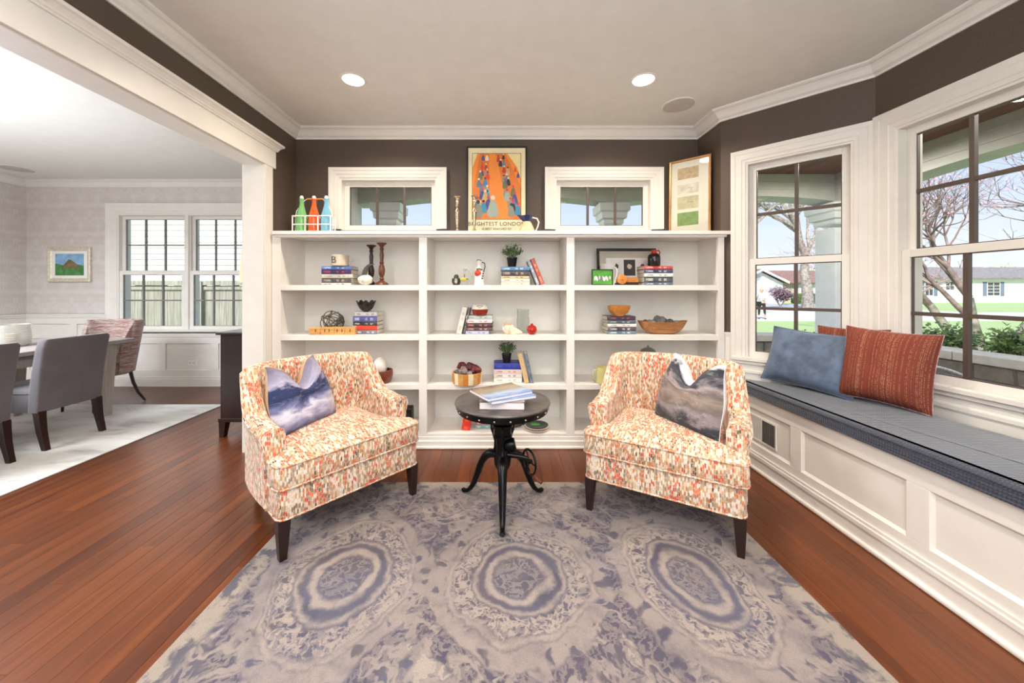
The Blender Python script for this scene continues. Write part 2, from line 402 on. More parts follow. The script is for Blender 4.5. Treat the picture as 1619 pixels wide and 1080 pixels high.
M['bark'] = plain('grey_bark', 'A0978C', 0.95, var=0.25, sc=6, bs=0.6, bd=0.02)
M['twig'] = plain('reddish_twigs', '94807A', 0.95, var=0.2)
M['bud'] = plain('pink_buds', 'D79CA4', 0.8)
def leafmat(name, a, b):
    g = Mat(name); o = g.tc()
    return g.fin(g.mix(g.white(g.scale(g.geo('Random Per Island'), (1, 1, 1))), a, b), 0.6)
M['leaf'] = leafmat('hedge_leaves', '4E6A34', '8CA558')
M['leafdark'] = leafmat('boxwood_leaves', '2E4A2A', '7E9A66')
M['leafpale'] = leafmat('spring_leaves', 'A9BE84', 'CFDCB0')
M['leafplum'] = leafmat('plum_shrub_leaves', '6E5560', '9A7C84')
M['skin'] = plain('skin', 'D9A98C', 0.6)
# ------------------------------------------------------------ mesh helpers
class MB:
    def __init__(s): s.v = []; s.f = []; s.mi = []; s.uv = {}
    def add(s, vs, fs, mi=0, xf=None, uvs=None):
        n = len(s.v)
        if xf is not None: vs = [xf @ Vector(p) for p in vs]
        s.v += [tuple(p) for p in vs]
        for k, f in enumerate(fs):
            if uvs is not None: s.uv[len(s.f)] = uvs[k]
            s.f.append(tuple(i + n for i in f)); s.mi.append(mi)
        return s
    def box(s, x0, x1, y0, y1, z0, z1, mi=0, xf=None):
        if x0 > x1: x0, x1 = x1, x0
        if y0 > y1: y0, y1 = y1, y0
        if z0 > z1: z0, z1 = z1, z0
        vs = [(x0, y0, z0), (x1, y0, z0), (x1, y1, z0), (x0, y1, z0), (x0, y0, z1), (x1, y0, z1), (x1, y1, z1), (x0, y1, z1)]
        return s.add(vs, [(0, 3, 2, 1), (4, 5, 6, 7), (0, 1, 5, 4), (1, 2, 6, 5), (2, 3, 7, 6), (3, 0, 4, 7)], mi, xf)
    def lathe(s, prof, seg=24, c=(0, 0, 0), mi=0, xf=None, sx=1, sy=1, cap=True):
        vs = []; fs = []; n = len(prof)
        for j in range(seg):
            a = 2 * pi * j / seg
            for (r, z) in prof: vs.append((c[0] + r * cos(a) * sx, c[1] + r * sin(a) * sy, c[2] + z))
        for j in range(seg):
            k = (j + 1) % seg
            for i in range(n - 1): fs.append((j * n + i, k * n + i, k * n + i + 1, j * n + i + 1))
        if cap and prof[0][0] > 1e-6: fs.append(tuple(j * n for j in range(seg))[::-1])
        if cap and prof[-1][0] > 1e-6: fs.append(tuple(j * n + n - 1 for j in range(seg)))
        return s.add(vs, fs, mi, xf)
    def tube(s, pts, rad, seg=8, mi=0, closed=False, cap=True, flat=1.0, xf=None):
        pts = [Vector(p) for p in pts]; n = len(pts)
        if not isinstance(rad, (list, tuple)): rad = [rad] * n
        vs = []; fs = []; up = None
        for i, p in enumerate(pts):
            if closed: t = pts[(i + 1) % n] - pts[i - 1]
            else: t = pts[min(i + 1, n - 1)] - pts[max(i - 1, 0)]
            if t.length < 1e-9: t = Vector((0, 0, 1))
            t.normalize()
            if up is None:
                up = Vector((0, 0, 1)) if abs(t.z) < 0.9 else Vector((1, 0, 0))
            a = (up - t * up.dot(t)); a.normalize(); b = t.cross(a); up = a
            for j in range(seg):
                th = 2 * pi * j / seg
                vs.append(tuple(p + (a * cos(th) + b * sin(th) * flat) * rad[i]))
        m = n if closed else n - 1
        for i in range(m):
            k = (i + 1) % n
            for j in range(seg):
                l = (j + 1) % seg
                fs.append((i * seg + j, i * seg + l, k * seg + l, k * seg + j))
        if cap and not closed:
            fs.append(tuple(range(seg))[::-1]); fs.append(tuple((n - 1) * seg + j for j in range(seg)))
        return s.add(vs, fs, mi, xf)
    def prism(s, poly, z0, z1, mi=0, xf=None):
        n = len(poly); vs = [(x, y, z0) for x, y in poly] + [(x, y, z1) for x, y in poly]
        fs = [tuple(range(n))[::-1], tuple(range(n, 2 * n))] + [(i, (i + 1) % n, n + (i + 1) % n, n + i) for i in range(n)]
        return s.add(vs, fs, mi, xf)
    def grid(s, fn, nu, nv, mi=0, xf=None, wrapu=False, uv=False, flip=False):
        vs = []; fs = []; uvs = []
        cu = nu if wrapu else nu + 1
        for i in range(cu):
            for j in range(nv + 1): vs.append(fn(i / nu, j / nv))
        for i in range(nu):
            k = (i + 1) % cu
            for j in range(nv):
                q = (i * (nv + 1) + j, k * (nv + 1) + j, k * (nv + 1) + j + 1, i * (nv + 1) + j + 1)
                t = [(i / nu, j / nv), ((i + 1) / nu, j / nv), ((i + 1) / nu, (j + 1) / nv), (i / nu, (j + 1) / nv)]
                if flip: q = q[::-1]; t = t[::-1]
                fs.append(q); uvs.append(t)
        return s.add(vs, fs, mi, xf, uvs if uv else None)
    def rings(s, rings, mi=0, xf=None, cap=(True, True)):
        n = len(rings[0]); vs = [p for r in rings for p in r]; fs = []
        for i in range(len(rings) - 1):
            for j in range(n):
                k = (j + 1) % n
                fs.append((i * n + j, i * n + k, (i + 1) * n + k, (i + 1) * n + j))
        if cap[0]: fs.append(tuple(range(n))[::-1])
        if cap[1]: fs.append(tuple((len(rings) - 1) * n + j for j in range(n)))
        return s.add(vs, fs, mi, xf)
    def build(s, name, mats, parent=None, smooth=None, bevel=0, loc=(0, 0, 0), rotz=0, boxuv=False, sub=0, seg=2):
        me = bpy.data.meshes.new(name); me.from_pydata(s.v, [], s.f)
        if not isinstance(mats, (list, tuple)): mats = [mats]
        for m in mats: me.materials.append(m)
        if len(mats) > 1: me.polygons.foreach_set('material_index', s.mi)
        if s.uv or boxuv:
            L = me.uv_layers.new(name='UVMap').data
            for p in me.polygons:
                t = s.uv.get(p.index)
                nn = p.normal
                for q, li in enumerate(p.loop_indices):
                    if t is not None: L[li].uv = t[q]
                    else:
                        c = me.vertices[me.loops[li].vertex_index].co
                        ax = max(range(3), key=lambda k: abs(nn[k]) * (1.15 if k == 2 else 1))
                        L[li].uv = (c.x + 3, c.y + 3) if ax == 2 else ((c.x + 3, c.z + 3) if ax == 1 else (c.y + 3.4, c.z + 3))
        me.validate()
        bm = bmesh.new(); bm.from_mesh(me); bmesh.ops.recalc_face_normals(bm, faces=bm.faces); bm.to_mesh(me); bm.free()
        if smooth is not None:
            me.polygons.foreach_set('use_smooth', [True] * len(me.polygons))
            if smooth < 180: me.set_sharp_from_angle(angle=RAD(smooth))
        o = bpy.data.objects.new(name, me); COL.objects.link(o)
        o.location = loc; o.rotation_euler = (0, 0, rotz)
        if parent is not None: o.parent = parent
        if bevel:
            b = o.modifiers.new('bevel', 'BEVEL'); b.width = bevel; b.segments = seg; b.limit_method = 'ANGLE'; b.angle_limit = RAD(40)
        if sub:
            u = o.modifiers.new('subdiv', 'SUBSURF'); u.levels = sub; u.render_levels = sub
        return o
def tag(o, label=None, cat=None, group=None, kind=None):
    if label: o['label'] = label
    if cat: o['category'] = cat
    if group: o['group'] = group
    if kind: o['kind'] = kind
    return o
def thing(name, label, cat, loc=(0, 0, 0), rotz=0, group=None):
    o = bpy.data.objects.new(name, None); COL.objects.link(o); o.empty_display_size = 0.1
    o.location = loc; o.rotation_euler = (0, 0, rotz)
    return tag(o, label, cat, group)
def struct_root(name, loc=(0, 0, 0)):
    o = bpy.data.objects.new(name, None); COL.objects.link(o); o.location = loc; o['kind'] = 'structure'; return o
def copy_thing(root, loc, rotz=0):
    r = root.copy(); COL.objects.link(r); r.location = loc; r.rotation_euler = (0, 0, rotz)
    for ch in list(root.children):
        c = ch.copy(); COL.objects.link(c); c.parent = r
        for g2 in list(ch.children):
            d = g2.copy(); COL.objects.link(d); d.parent = c
    return r
def bx(name, x0, x1, y0, y1, z0, z1, m, parent=None, bevel=0.0, kind=None, xf=None):
    o = MB().box(x0, x1, y0, y1, z0, z1, 0, xf).build(name, m, parent, bevel=bevel)
    if kind: o['kind'] = kind
    return o
def text(body, size, m, parent, loc, rot=(pi / 2, 0, 0), ext=0.0004, name='lettering', align='CENTER', spacing=1.0):
    c = bpy.data.curves.new(name, 'FONT'); c.body = body; c.size = size; c.extrude = ext
    c.align_x = align; c.align_y = 'CENTER'; c.space_character = spacing; c.resolution_u = 2
    c.materials.append(m)
    tmp = bpy.data.objects.new(name, c); COL.objects.link(tmp)
    bpy.context.view_layer.update()
    me = bpy.data.meshes.new_from_object(tmp.evaluated_get(bpy.context.evaluated_depsgraph_get()))
    bpy.data.objects.remove(tmp); bpy.data.curves.remove(c); me.name = name
    o = bpy.data.objects.new(name, me); COL.objects.link(o); o.parent = parent; o.location = loc; o.rotation_euler = rot
    return o
def px2x(px, Y): return (px - CX) / F * Y
def py2z(py, Y): return H - (py - CY) / F * Y
def frame_xf(o, u, n):
    """local x=u along wall, y=-n into the wall, z=up"""
    u = Vector(u).normalized(); n = Vector(n).normalized()
    return Matrix(((u.x, -n.x, 0, o[0]), (u.y, -n.y, 0, o[1]), (0, 0, 1, o[2]), (0, 0, 0, 1)))
def mitre(u0, u1, v0, v1, prof, sides='LRTB', xf=None):
    """picture-frame moulding around rectangle; prof = [(distance outward, height towards viewer)], one MB per side"""
    def ring(d): return [(u0 - d, v0 - d), (u1 + d, v0 - d), (u1 + d, v1 + d), (u0 - d, v1 + d)]
    out = {}
    for sd, (a, b) in {'B': (0, 1), 'R': (1, 2), 'T': (2, 3), 'L': (3, 0)}.items():
        if sd not in sides: continue
        m = MB(); A = []; B = []
        for d, h in prof + [(prof[-1][0], 0.0), (prof[0][0], 0.0)]:
            r = ring(d); pa, pb = r[a], r[b]
            if 'B' not in sides and sd in 'LR':
                if sd == 'R': pa = (pa[0], v0)
                else: pb = (pb[0], v0)
            A.append((pa[0], -h, pa[1])); B.append((pb[0], -h, pb[1]))
        m.rings([A, B], xf=xf); out[sd] = m
    return out
def sweep(path, prof, z0, name, m, into=1, closed=False, kind='structure'):
    """sweep profile [(offset from wall, z)] along xy polyline with mitres; into=+1 offsets to the left of travel"""
    P = [Vector(p) for p in path]; rings = []
    for i, p in enumerate(P):
        d1 = (P[i] - P[i - 1]).normalized() if i > 0 else (P[1] - P[0]).normalized()
        d2 = (P[i + 1] - P[i]).normalized() if i < len(P) - 1 else d1
        n1 = Vector((-d1.y, d1.x)) * into; n2 = Vector((-d2.y, d2.x)) * into
        b = n1 + n2; b = b / (1 + n1.dot(n2)) if (1 + n1.dot(n2)) > 1e-6 else n1
        rings.append([(p.x + b.x * o, p.y + b.y * o, z0 + z) for o, z in prof])
    o = MB().rings(rings).build(name, m)
    if kind: o['kind'] = kind
    return o
def wall_holes(name, xf, U0, U1, V0, V1, holes, th, m, side_m=None):
    us = sorted({U0, U1, *[h[0] for h in holes], *[h[1] for h in holes]}); vz = sorted({V0, V1, *[h[2] for h in holes], *[h[3] for h in holes]})
    us = [u for u in us if U0 <= u <= U1]; vz = [v for v in vz if V0 <= v <= V1]
    mb = MB()
    for i in range(len(us) - 1):
        j = 0
        while j < len(vz) - 1:
            uc = (us[i] + us[i + 1]) / 2
            def solid(k):
                vc = (vz[k] + vz[k + 1]) / 2
                return not any(h[0] < uc < h[1] and h[2] < vc < h[3] for h in holes)
            if not solid(j): j += 1; continue
            k = j
            while k + 1 < len(vz) - 1 and solid(k + 1): k += 1
            mb.box(us[i], us[i + 1], 0, th, vz[j], vz[k + 1], 0, xf); j = k + 1
    o = mb.build(name, m); o['kind'] = 'structure'; return o

# ------------------------------------------------------------ room geometry
XL, YB = -1.889, 3.372           # dark wall beside the opening, rear wall
P1 = Vector((1.785, YB)); P2 = Vector((1.785, 3.020)); P3 = Vector((2.414, 2.388))
dR = Vector((0.069, -1.0)).normalized()
YR = -2.6
P4 = P3 + dR * ((P3.y - YR) / -dR.y)
CZ = 2.74
XD, YD = -6.37, 4.93             # dining room outer wall and window wall
XW = -2.03                       # dining side of the dividing wall
# floor boards -------------------------------------------------------
flr = bx('floor', XD - 0.2, 3.0, YR - 0.2, YD + 0.2, -0.12, -0.02, M['floor'], kind='structure')
sub_ = MB()
def plank_mesh(wd, L):
    m = MB(); e = 0.0009
    m.add([(-wd / 2 + e, 0, 0), (wd / 2 - e, 0, 0), (wd / 2 - e, L, 0), (-wd / 2 + e, L, 0),
           (-wd / 2, 0, -0.0009), (wd / 2, 0, -0.0009), (wd / 2, L, -0.0009), (-wd / 2, L, -0.0009),
           (-wd / 2, 0, -0.02), (wd / 2, 0, -0.02), (wd / 2, L, -0.02), (-wd / 2, L, -0.02)],
          [(0, 1, 2, 3), (4, 5, 1, 0), (5, 6, 2, 1), (6, 7, 3, 2), (7, 4, 0, 3), (8, 9, 5, 4), (9, 10, 6, 5), (10, 11, 7, 6), (11, 8, 4, 7), (11, 10, 9, 8)])
    return m
PW = 0.083
cache = {}
far = MB(); count = 0
x = XD
while x < 2.8:
    y = YR + random.uniform(-1.0, 0)
    while y < YD:
        L = random.choice([0.9, 1.2, 1.5, 1.8, 2.1]); y1 = min(y + L, YD)
        near = (y1 > 0.75 and y < 2.98 and -3.1 < x < 1.80) and not (-1.05 < x < 1.2 and y1 < 2.45 and y > -0.5)
        if y1 - y > 0.05:
            if near and count < 290:
                k = round(y1 - y - 0.0012, 3)
                if k not in cache:
                    cache[k] = plank_mesh(PW - 0.0004, k).build('plank', M['floor'], flr)
                    o = cache[k]
                else:
                    o = cache[k].copy(); COL.objects.link(o); o.parent = flr
                o.location = (x + PW / 2, y, 0.0); count += 1
            else:
                far.box(x + 0.0006, x + PW - 0.0006, y, y1 - 0.0012, -0.018, 0.0)
        y = y1
    x += PW
fo = far.build('outlying_planks', M['floor'], flr); fo['kind'] = 'stuff'

# ceiling, walls -----------------------------------------------------
bx('ceiling', XD - 0.2, 3.0, YR - 0.2, YD + 0.15, CZ, CZ + 0.18, M['ceiling'], kind='structure')
OZ = 2.262; OY1 = 2.895; OY0 = -1.3
xfL = frame_xf((XL, YR, 0), (0, 1, 0), (1, 0, 0))
wall_holes('wall_left', xfL, 0, YB - YR, 0, CZ, [(OY0 - YR, OY1 + 0.018 - YR, -1, OZ + 0.018)], 0.07, M['darkwall'])
xfL2 = frame_xf((XW + 0.068, YR, 0), (0, 1, 0), (1, 0, 0))
wall_holes('wall_divider', xfL2, 0, YD - YR, 0, CZ, [(OY0 - YR, OY1 + 0.018 - YR, -1, OZ + 0.018)], 0.068, M['damask'])
# rear wall with two transoms
xfB = frame_xf((0, YB, 0), (1, 0, 0), (0, -1, 0))
TW = []
for (g0, g1, t0, t1) in ((553.7, 682.7, 296.4, 356.8), (885.7, 1015.7, 296.2, 357.3)):
    TW.append((px2x(g0, 3.44), px2x(g1, 3.44), py2z(t1, 3.44), py2z(t0, 3.44)))
wall_holes('wall_back', xfB, XL - 0.07, 1.95, 0, CZ, [(a - 0.056, b + 0.056, c - 0.055, d + 0.056) for a, b, c, d in TW], 0.13, M['darkwall'])
bx('wall_corner', 1.785, 1.93, 3.02, YB, 0, CZ, M['darkwall'], kind='structure')
# angled window wall and side window wall
u1 = (P3 - P2).normalized(); n1 = Vector((u1.y, -u1.x)); n1 = n1 if n1.dot(Vector((0, 0)) - P2) > 0 else -n1
xf1 = frame_xf((P2.x, P2.y, 0), (u1.x, u1.y, 0), (n1.x, n1.y, 0)); L1 = (P3 - P2).length
u2 = dR; n2 = Vector((u2.y, -u2.x)); n2 = n2 if n2.dot(Vector((0, 0)) - P3) > 0 else -n2
xf2 = frame_xf((P3.x, P3.y, 0), (u2.x, u2.y, 0), (n2.x, n2.y, 0)); L2 = (P4 - P3).length
def hit(P, u, px, off=0.0, n=None):
    """distance along wall P+u*s where image column px falls (off = set back from the wall face)"""
    m = (px - CX) / F; Q = P - (n * off if n is not None else Vector((0, 0)))
    return (m * Q.y - Q.x) / (u.x - m * u.y)
def depth(P, u, s, off, n): return (P + u * s - n * off).y
GB = 0.062
g10 = hit(P2, u1, 1196.5, GB, n1); g11 = hit(P2, u1, 1331.5, GB, n1); c10 = hit(P2, u1, 1157.0)
g20 = hit(P3, u2, 1451.5, GB, n2); g21 = g20 + 0.745
print('window spans', g10, g11, c10, L1, g20, 'top z', py2z(270.7, depth(P2, u1, g10, GB, n1)), py2z(211.5, depth(P3, u2, g20, GB, n2)))
GT = (py2z(270.7, depth(P2, u1, g10, GB, n1)) + py2z(211.5, depth(P3, u2, g20, GB, n2))) / 2
GM1 = (py2z(409.5, depth(P2, u1, g10, GB, n1)) + py2z(393.4, depth(P3, u2, g20, GB, n2))) / 2
GM0 = 1.472; GBOT = 0.80
J = 0.055
wall_holes('wall_angled', xf1, 0, L1, 0, CZ, [(g10 - J, g11 + J, GBOT - J, GT + J)], 0.15, M['darkwall'])
g3 = g21 + 0.30; g4 = g3 + 0.745
wall_holes('wall_right', xf2, 0, L2 + 0.1, 0, CZ, [(g20 - J, g21 + J, GBOT - J, GT + J), (g3 - J, g4 + J, GBOT - J, GT + J)], 0.15, M['darkwall'])
bx('wall_front', XD - 0.1, P4.x + 0.1, YR - 0.15, YR, 0, CZ, M['ceiling'], kind='structure')
# dining room walls
xfD = frame_xf((0, YD, 0), (1, 0, 0), (0, -1, 0))
DG = [(px2x(200.6, YD + 0.05), px2x(292.7, YD + 0.05)), (px2x(311, YD + 0.05), px2x(403.0, YD + 0.05))]
dT = py2z(347.3, YD + 0.05); dM1 = py2z(428, YD + 0.05); dM0 = py2z(434.5, YD); dB = py2z(515.5, YD)
wall_holes('wall_dining', xfD, XD - 0.1, XW + 0.05, 0, CZ, [(DG[0][0] - J, DG[1][1] + J, dB - J, dT + J)], 0.15, M['damask'])
bx('wall_dining_side', XD - 0.12, XD, YR, YD, 0, CZ, M['damask'], kind='structure')

# mouldings ----------------------------------------------------------
crown = [(0.0, -0.088), (0.010, -0.088), (0.012, -0.074), (0.030, -0.062), (0.050, -0.036), (0.066, -0.022), (0.080, -0.018), (0.092, -0.010), (0.092, 0.0), (0.0, 0.0)]
sweep([(XL, YR), (XL, YB), tuple(P1), tuple(P2), tuple(P3), tuple(P4)], crown, CZ, 'trim_1', M['white'], into=-1)
crown2 = [(0.0, -0.085), (0.012, -0.085), (0.05, -0.03), (0.085, -0.012), (0.085, 0.0), (0.0, 0.0)]
sweep([(XD, YR), (XD, YD), (XW, YD), (XW, YR)], crown2, CZ, 'trim_2', M['white'], into=-1)
# cased opening: jamb liner, casing leg, fascia and cap
bx('trim_3', XW - 0.01, XL + 0.006, OY1, OY1 + 0.02, 0, OZ, M['white'], kind='structure')
bx('trim_4', XW - 0.01, XL + 0.006, OY0, OY1 + 0.02, OZ, OZ + 0.02, M['white'], kind='structure')
leg = MB().box(XL, XL + 0.020, OY1 + 0.004, OY1 + 0.104, 0, OZ + 0.02)
leg.box(XL, XL + 0.028, OY1 + 0.0, OY1 + 0.107, 0, 0.16)
o = leg.build('trim_5', M['white'], bevel=0.002); o['kind'] = 'structure'
bx('trim_6', XW - 0.02, XW, OY1 + 0.004, OY1 + 0.104, 0, OZ + 0.15, M['white'], kind='structure')
fa = MB().box(XL, XL + 0.026, OY0 - 0.12, 3.03, OZ + 0.008, OZ + 0.150)
o = fa.build('trim_7', M['white'], bevel=0.002); o['kind'] = 'structure'
capp = [(0.0, 0.0), (0.036, 0.0), (0.038, 0.010), (0.044, 0.012), (0.048, 0.022), (0.066, 0.036), (0.078, 0.040), (0.080, 0.056), (0.0, 0.056)]
rings = []
for (yy, k) in ((OY0 - 0.12, 0), (3.02, 0)):
    rings.append([(XL + o_, yy + (o_ * 0.55 if yy > 0 else 0), OZ + 0.148 + z_) for o_, z_ in capp])
o = MB().rings(rings).build('trim_8', M['white']); o['kind'] = 'structure'
# white wainscot with cap on the angled wall beside the bookcase
wz = 0.925
o = MB().box(0.002, c10 + 0.01, -0.012, 0.0, 0, wz, 0, xf1).box(-0.012, c10 + 0.01, -0.022, 0, wz, wz + 0.012, 0, xf1).box(-0.008, c10 + 0.01, -0.017, 0, wz - 0.016, wz, 0, xf1).build('trim_9', M['white']); o['kind'] = 'structure'
# dining wainscot: recessed panels, rail, baseboard
def wainscot(name, xf, U0, U1, top, panels, base=0.13):
    m = MB(); d = 0.022
    m.box(U0, U1, -0.006, 0, 0, top, 0, xf)
    m.box(U0, U1, -d, 0, 0, panels[0][2], 0, xf); m.box(U0, U1, -d, 0, panels[0][3], top, 0, xf)
    us = [U0] + [q for p in panels for q in p[:2]] + [U1]
    for i in range(0, len(us), 2): m.box(us[i], us[i + 1], -d, 0, panels[0][2], panels[0][3], 0, xf)
    m.box(U0, U1, -d - 0.016, 0, 0, base * 0.75, 0, xf); m.box(U0, U1, -d - 0.010, 0, base * 0.75, base, 0, xf)
    m.box(U0, U1, -d - 0.024, 0, 0, 0.018, 0, xf)
    m.box(U0, U1, -d - 0.022, 0, top - 0.02, top, 0, xf); m.box(U0, U1, -d - 0.012, 0, top - 0.045, top - 0.02, 0, xf)
    o = m.build(name, M['white'], bevel=0.0015); o['kind'] = 'structure'
pz0, pz1 = py2z(584.5, YD), py2z(543, YD)
casL = px2x(172.7, YD)
wainscot('trim_10', xfD, casL - 0.01, XW, py2z(527, YD), [(px2x(178, YD), px2x(252, YD), pz0, pz1), (px2x(264, YD), px2x(335, YD), pz0, pz1), (px2x(347, YD), XW - 0.08, pz0, pz1)])
wainscot('trim_11', xfD, XD, casL - 0.01, py2z(496.5, YD), [(px2x(50, YD), px2x(113, YD), pz0, py2z(512, YD)), (px2x(124, YD), px2x(166, YD), pz0, py2z(512, YD))])
xfDS = frame_xf((XD, YD, 0), (0, 1, 0), (1, 0, 0))
wainscot('trim_12', xfDS, -6.8, -0.02, py2z(496.5, YD), [(-6.6 + k * 0.95, -6.6 + k * 0.95 + 0.82, 0.22, 0.84) for k in range(7)])

# ------------------------------------------------------------ windows
def window(name, xf, units, vb, vm0, vm1, vt, ncol, casing, sides='LRTB', wall_t=0.15, back=0.062, cols_m='muntin', nrow=2, stool=True, mw=0.011, casing_w=0.0, proud=0.0):
    """units: list of (glass u0,u1). double hung: lower sash in front of the upper one"""
    root = struct_root(name)
    a, b = units[0][0] - 0.045, units[-1][1] + 0.045; t = vt + 0.045; bt = vb - 0.045
    # jamb liner
    m = MB()
    m.box(a - 0.012, a, 0, wall_t, bt, t, 0, xf); m.box(b, b + 0.012, 0, wall_t, bt, t, 0, xf)
    m.box(a - 0.012, b + 0.012, 0, wall_t, t, t + 0.012, 0, xf); m.box(a - 0.012, b + 0.012, 0, wall_t, bt - 0.012, bt, 0, xf)
    m.build('jamb', M['white'], root)
    for k in range(len(units) - 1):
        MB().box(units[k][1] + 0.04, units[k + 1][0] - 0.04, 0.0, wall_t, bt, t, 0, xf).box(units[k][1] + 0.055, units[k + 1][0] - 0.055, -0.02, 0.02, bt, t, 0, xf).build('mullion_post', M['white'], root, bevel=0.002)
    for sd, mb in mitre(a, b, bt, t, casing, sides, xf).items():
        mb.build('casing', M['white'], root)
    for (g0, g1) in units:
        for (z0, z1, yb, nm) in ((vm1, vt, back, 'upper_sash'), (vb, vm0, back - 0.036, 'lower_sash')):
            if vm0 is None:
                if nm == 'lower_sash': continue
                z0 = vb
            f = MB(); s0, s1 = (0.045, 0.045); rb = 0.045; rt = 0.045
            if vm0 is not None and nm == 'upper_sash': rb = (vm1 - vm0) * 0.85
            if vm0 is not None and nm == 'lower_sash': rt = (vm1 - vm0) * 0.9
            th = 0.034
            # slightly tapered stiles and rails
            f.box(g0 - s0, g0, yb - th / 2, yb + th / 2, z0 - rb, z1 + rt, 0, xf); f.box(g1, g1 + s1, yb - th / 2, yb + th / 2, z0 - rb, z1 + rt, 0, xf)
            f.box(g0, g1, yb - th / 2, yb + th / 2, z1, z1 + rt, 0, xf); f.box(g0, g1, yb - th / 2, yb + th / 2, z0 - rb, z0, 0, xf)
            sash = f.build(nm, M['white'], root, bevel=0.002)
            w_ = (g1 - g0) / ncol; h_ = (z1 - z0) / nrow
            for i in range(1, ncol):
                MB().box(g0 + w_ * i - mw, g0 + w_ * i + mw, yb - 0.012, yb + 0.012, z0, z1, 0, xf).build('muntin', M[cols_m], sash)
            for i in range(1, nrow):
                MB().box(g0, g1, yb - 0.011, yb + 0.011, z0 + h_ * i - mw, z0 + h_ * i + mw, 0, xf).build('muntin', M[cols_m], sash)
            # thin dark glazing line
            e = 0.005
            gm = MB()
            for q in ((g0, g0 + e, z0, z1), (g1 - e, g1, z0, z1), (g0, g1, z0, z0 + e), (g0, g1, z1 - e, z1)):
                gm.box(q[0], q[1], yb - 0.008, yb + 0.008, q[2], q[3], 0, xf)
            gm.build('glazing_bead', M[cols_m], sash)
            for i in range(ncol):
                for j in range(nrow):
                    MB().add([(g0 + w_ * i, yb, z0 + h_ * j), (g0 + w_ * (i + 1), yb, z0 + h_ * j), (g0 + w_ * (i + 1), yb, z0 + h_ * (j + 1)), (g0 + w_ * i, yb, z0 + h_ * (j + 1))], [(0, 1, 2, 3)], 0, xf).build('pane', M['glass'], sash)
    if stool:
        m = MB()
        m.box(a - 0.10, b + 0.10, -0.062, 0.02, bt - 0.026, bt + 0.002, 0, xf)
        m.box(a - 0.09, b + 0.09, -0.046, 0.0, bt - 0.052, bt - 0.026, 0, xf)
        m.box(a - 0.09, b + 0.09, -0.030, 0.0, bt - 0.096, bt - 0.052, 0, xf)
        m.box(a - 0.09, b + 0.09, -0.040, 0.0, bt - 0.122, bt - 0.096, 0, xf)
        m.box(a - 0.10, b + 0.10, -0.030, 0.0, 0.55, bt - 0.122, 0, xf)
        m.build('stool', M['white'], root, bevel=0.004)
    return root
cas = [(0.0, 0.012), (0.010, 0.014), (0.012, 0.020), (0.030, 0.022), (0.034, 0.027), (0.066, 0.030), (0.070, 0.034), (0.084, 0.036), (0.094, 0.036)]
casB = [(0.0, 0.012), (0.012, 0.016), (0.016, 0.024), (0.034, 0.026), (0.038, 0.032), (0.058, 0.034), (0.062, 0.040), (0.076, 0.042), (0.082, 0.042)]
def wcas(w, base=cas):
    k = w / base[-1][0]; return [(d * k, h) for d, h in base]
w1 = window('window_1', xf1, [(g10, g11)], GBOT, GM0, GM1, GT, 2, wcas(g10 - 0.045 - c10))
w2 = window('window_2', xf2, [(g20, g21)], GBOT, GM0, GM1, GT, 3, wcas(g20 - 0.045 - 0.012))
w7 = window('window_7', xf2, [(g3, g4)], GBOT, GM0, GM1, GT, 3, cas)
# transoms
for k, (a, b, c, d) in enumerate(TW):
    ow = (px2x(519.3, YB - 0.03), px2x(705.4, YB - 0.03), py2z(264.9, YB - 0.03)) if k == 0 else (px2x(863.7, YB - 0.03), px2x(1051.3, YB - 0.03), py2z(264.6, YB - 0.03))
    cw = ((a - 0.045 - ow[0]) + (ow[1] - b - 0.045)) / 2
    window('window_%d' % (k + 3), xfB, [(a, b)], c, None, None, d, 3, wcas(cw, casB), sides='LRT', back=0.07, nrow=1, stool=False, mw=0.010, wall_t=0.13)
window('window_5', xfD, DG, dB, dM0, dM1, dT, 3, wcas(0.16), back=0.05, sides='LRT', nrow=2, stool=False, mw=0.009, cols_m='greymuntin')
o = MB().box(DG[0][0] - 0.20, DG[1][1] + 0.2, -0.07, 0.02, dB - 0.07, dB - 0.045, 0, xfD).build('trim_13', M['white'], bevel=0.003); o['kind'] = 'structure'
# ------------------------------------------------------------ bookcase
YF = 2.98
zt = [1.75, py2z(450.8, YF), py2z(530, YF), py2z(608, YF), 0.118]   # shelf surfaces, top first
bc = thing('bookcase', 'long white built-in bookcase with three bays beneath the two transom windows', 'bookcase', (0, 0, 0))
XS = [(-1.866, -1.797), (-0.678, -0.614), (0.516, 0.579), (1.741, 1.790)]
def bpart(nm, *a, b=0.002): return bx(nm, *a, M['shelf'], bc, bevel=b)
bpart('top_board', -1.850, 1.825, YF - 0.03, YB - 0.004, 1.722, 1.752, b=0.004)
bpart('top_moulding', -1.842, 1.805, YF - 0.014, YF + 0.01, 1.704, 1.722, b=0.006)
for i, (a, b) in enumerate(XS):
    bpart('upright', a, b, YF, YB - 0.03 if 0 < i < 3 else (YB - 0.02 if i == 0 else 3.015), 0.0, 1.722)
bpart('back_panel', -1.80, 1.775, YB - 0.022, YB - 0.008, 0.05, 1.722)
bx('end_panel', 1.772, 1.783, YF + 0.02, YB - 0.01, 0.05, 1.722, M['shelf'], bc)
for i in range(3):
    a, b = XS[i][1], XS[i + 1][0]
    for k in (1, 2, 3):
        bpart('shelf', a, b, YF + 0.002, YB - 0.024, zt[k] - 0.043, zt[k])
    bpart('bottom_shelf', a, b, YF + 0.001, YB - 0.024, 0.07, zt[4])
    bpart('top_rail', a, b, YF + 0.004, YF + 0.024, 1.70, 1.722)
bpart('base_rail', -1.866, 1.79, YF - 0.004, YF + 0.02, 0.0, 0.092)
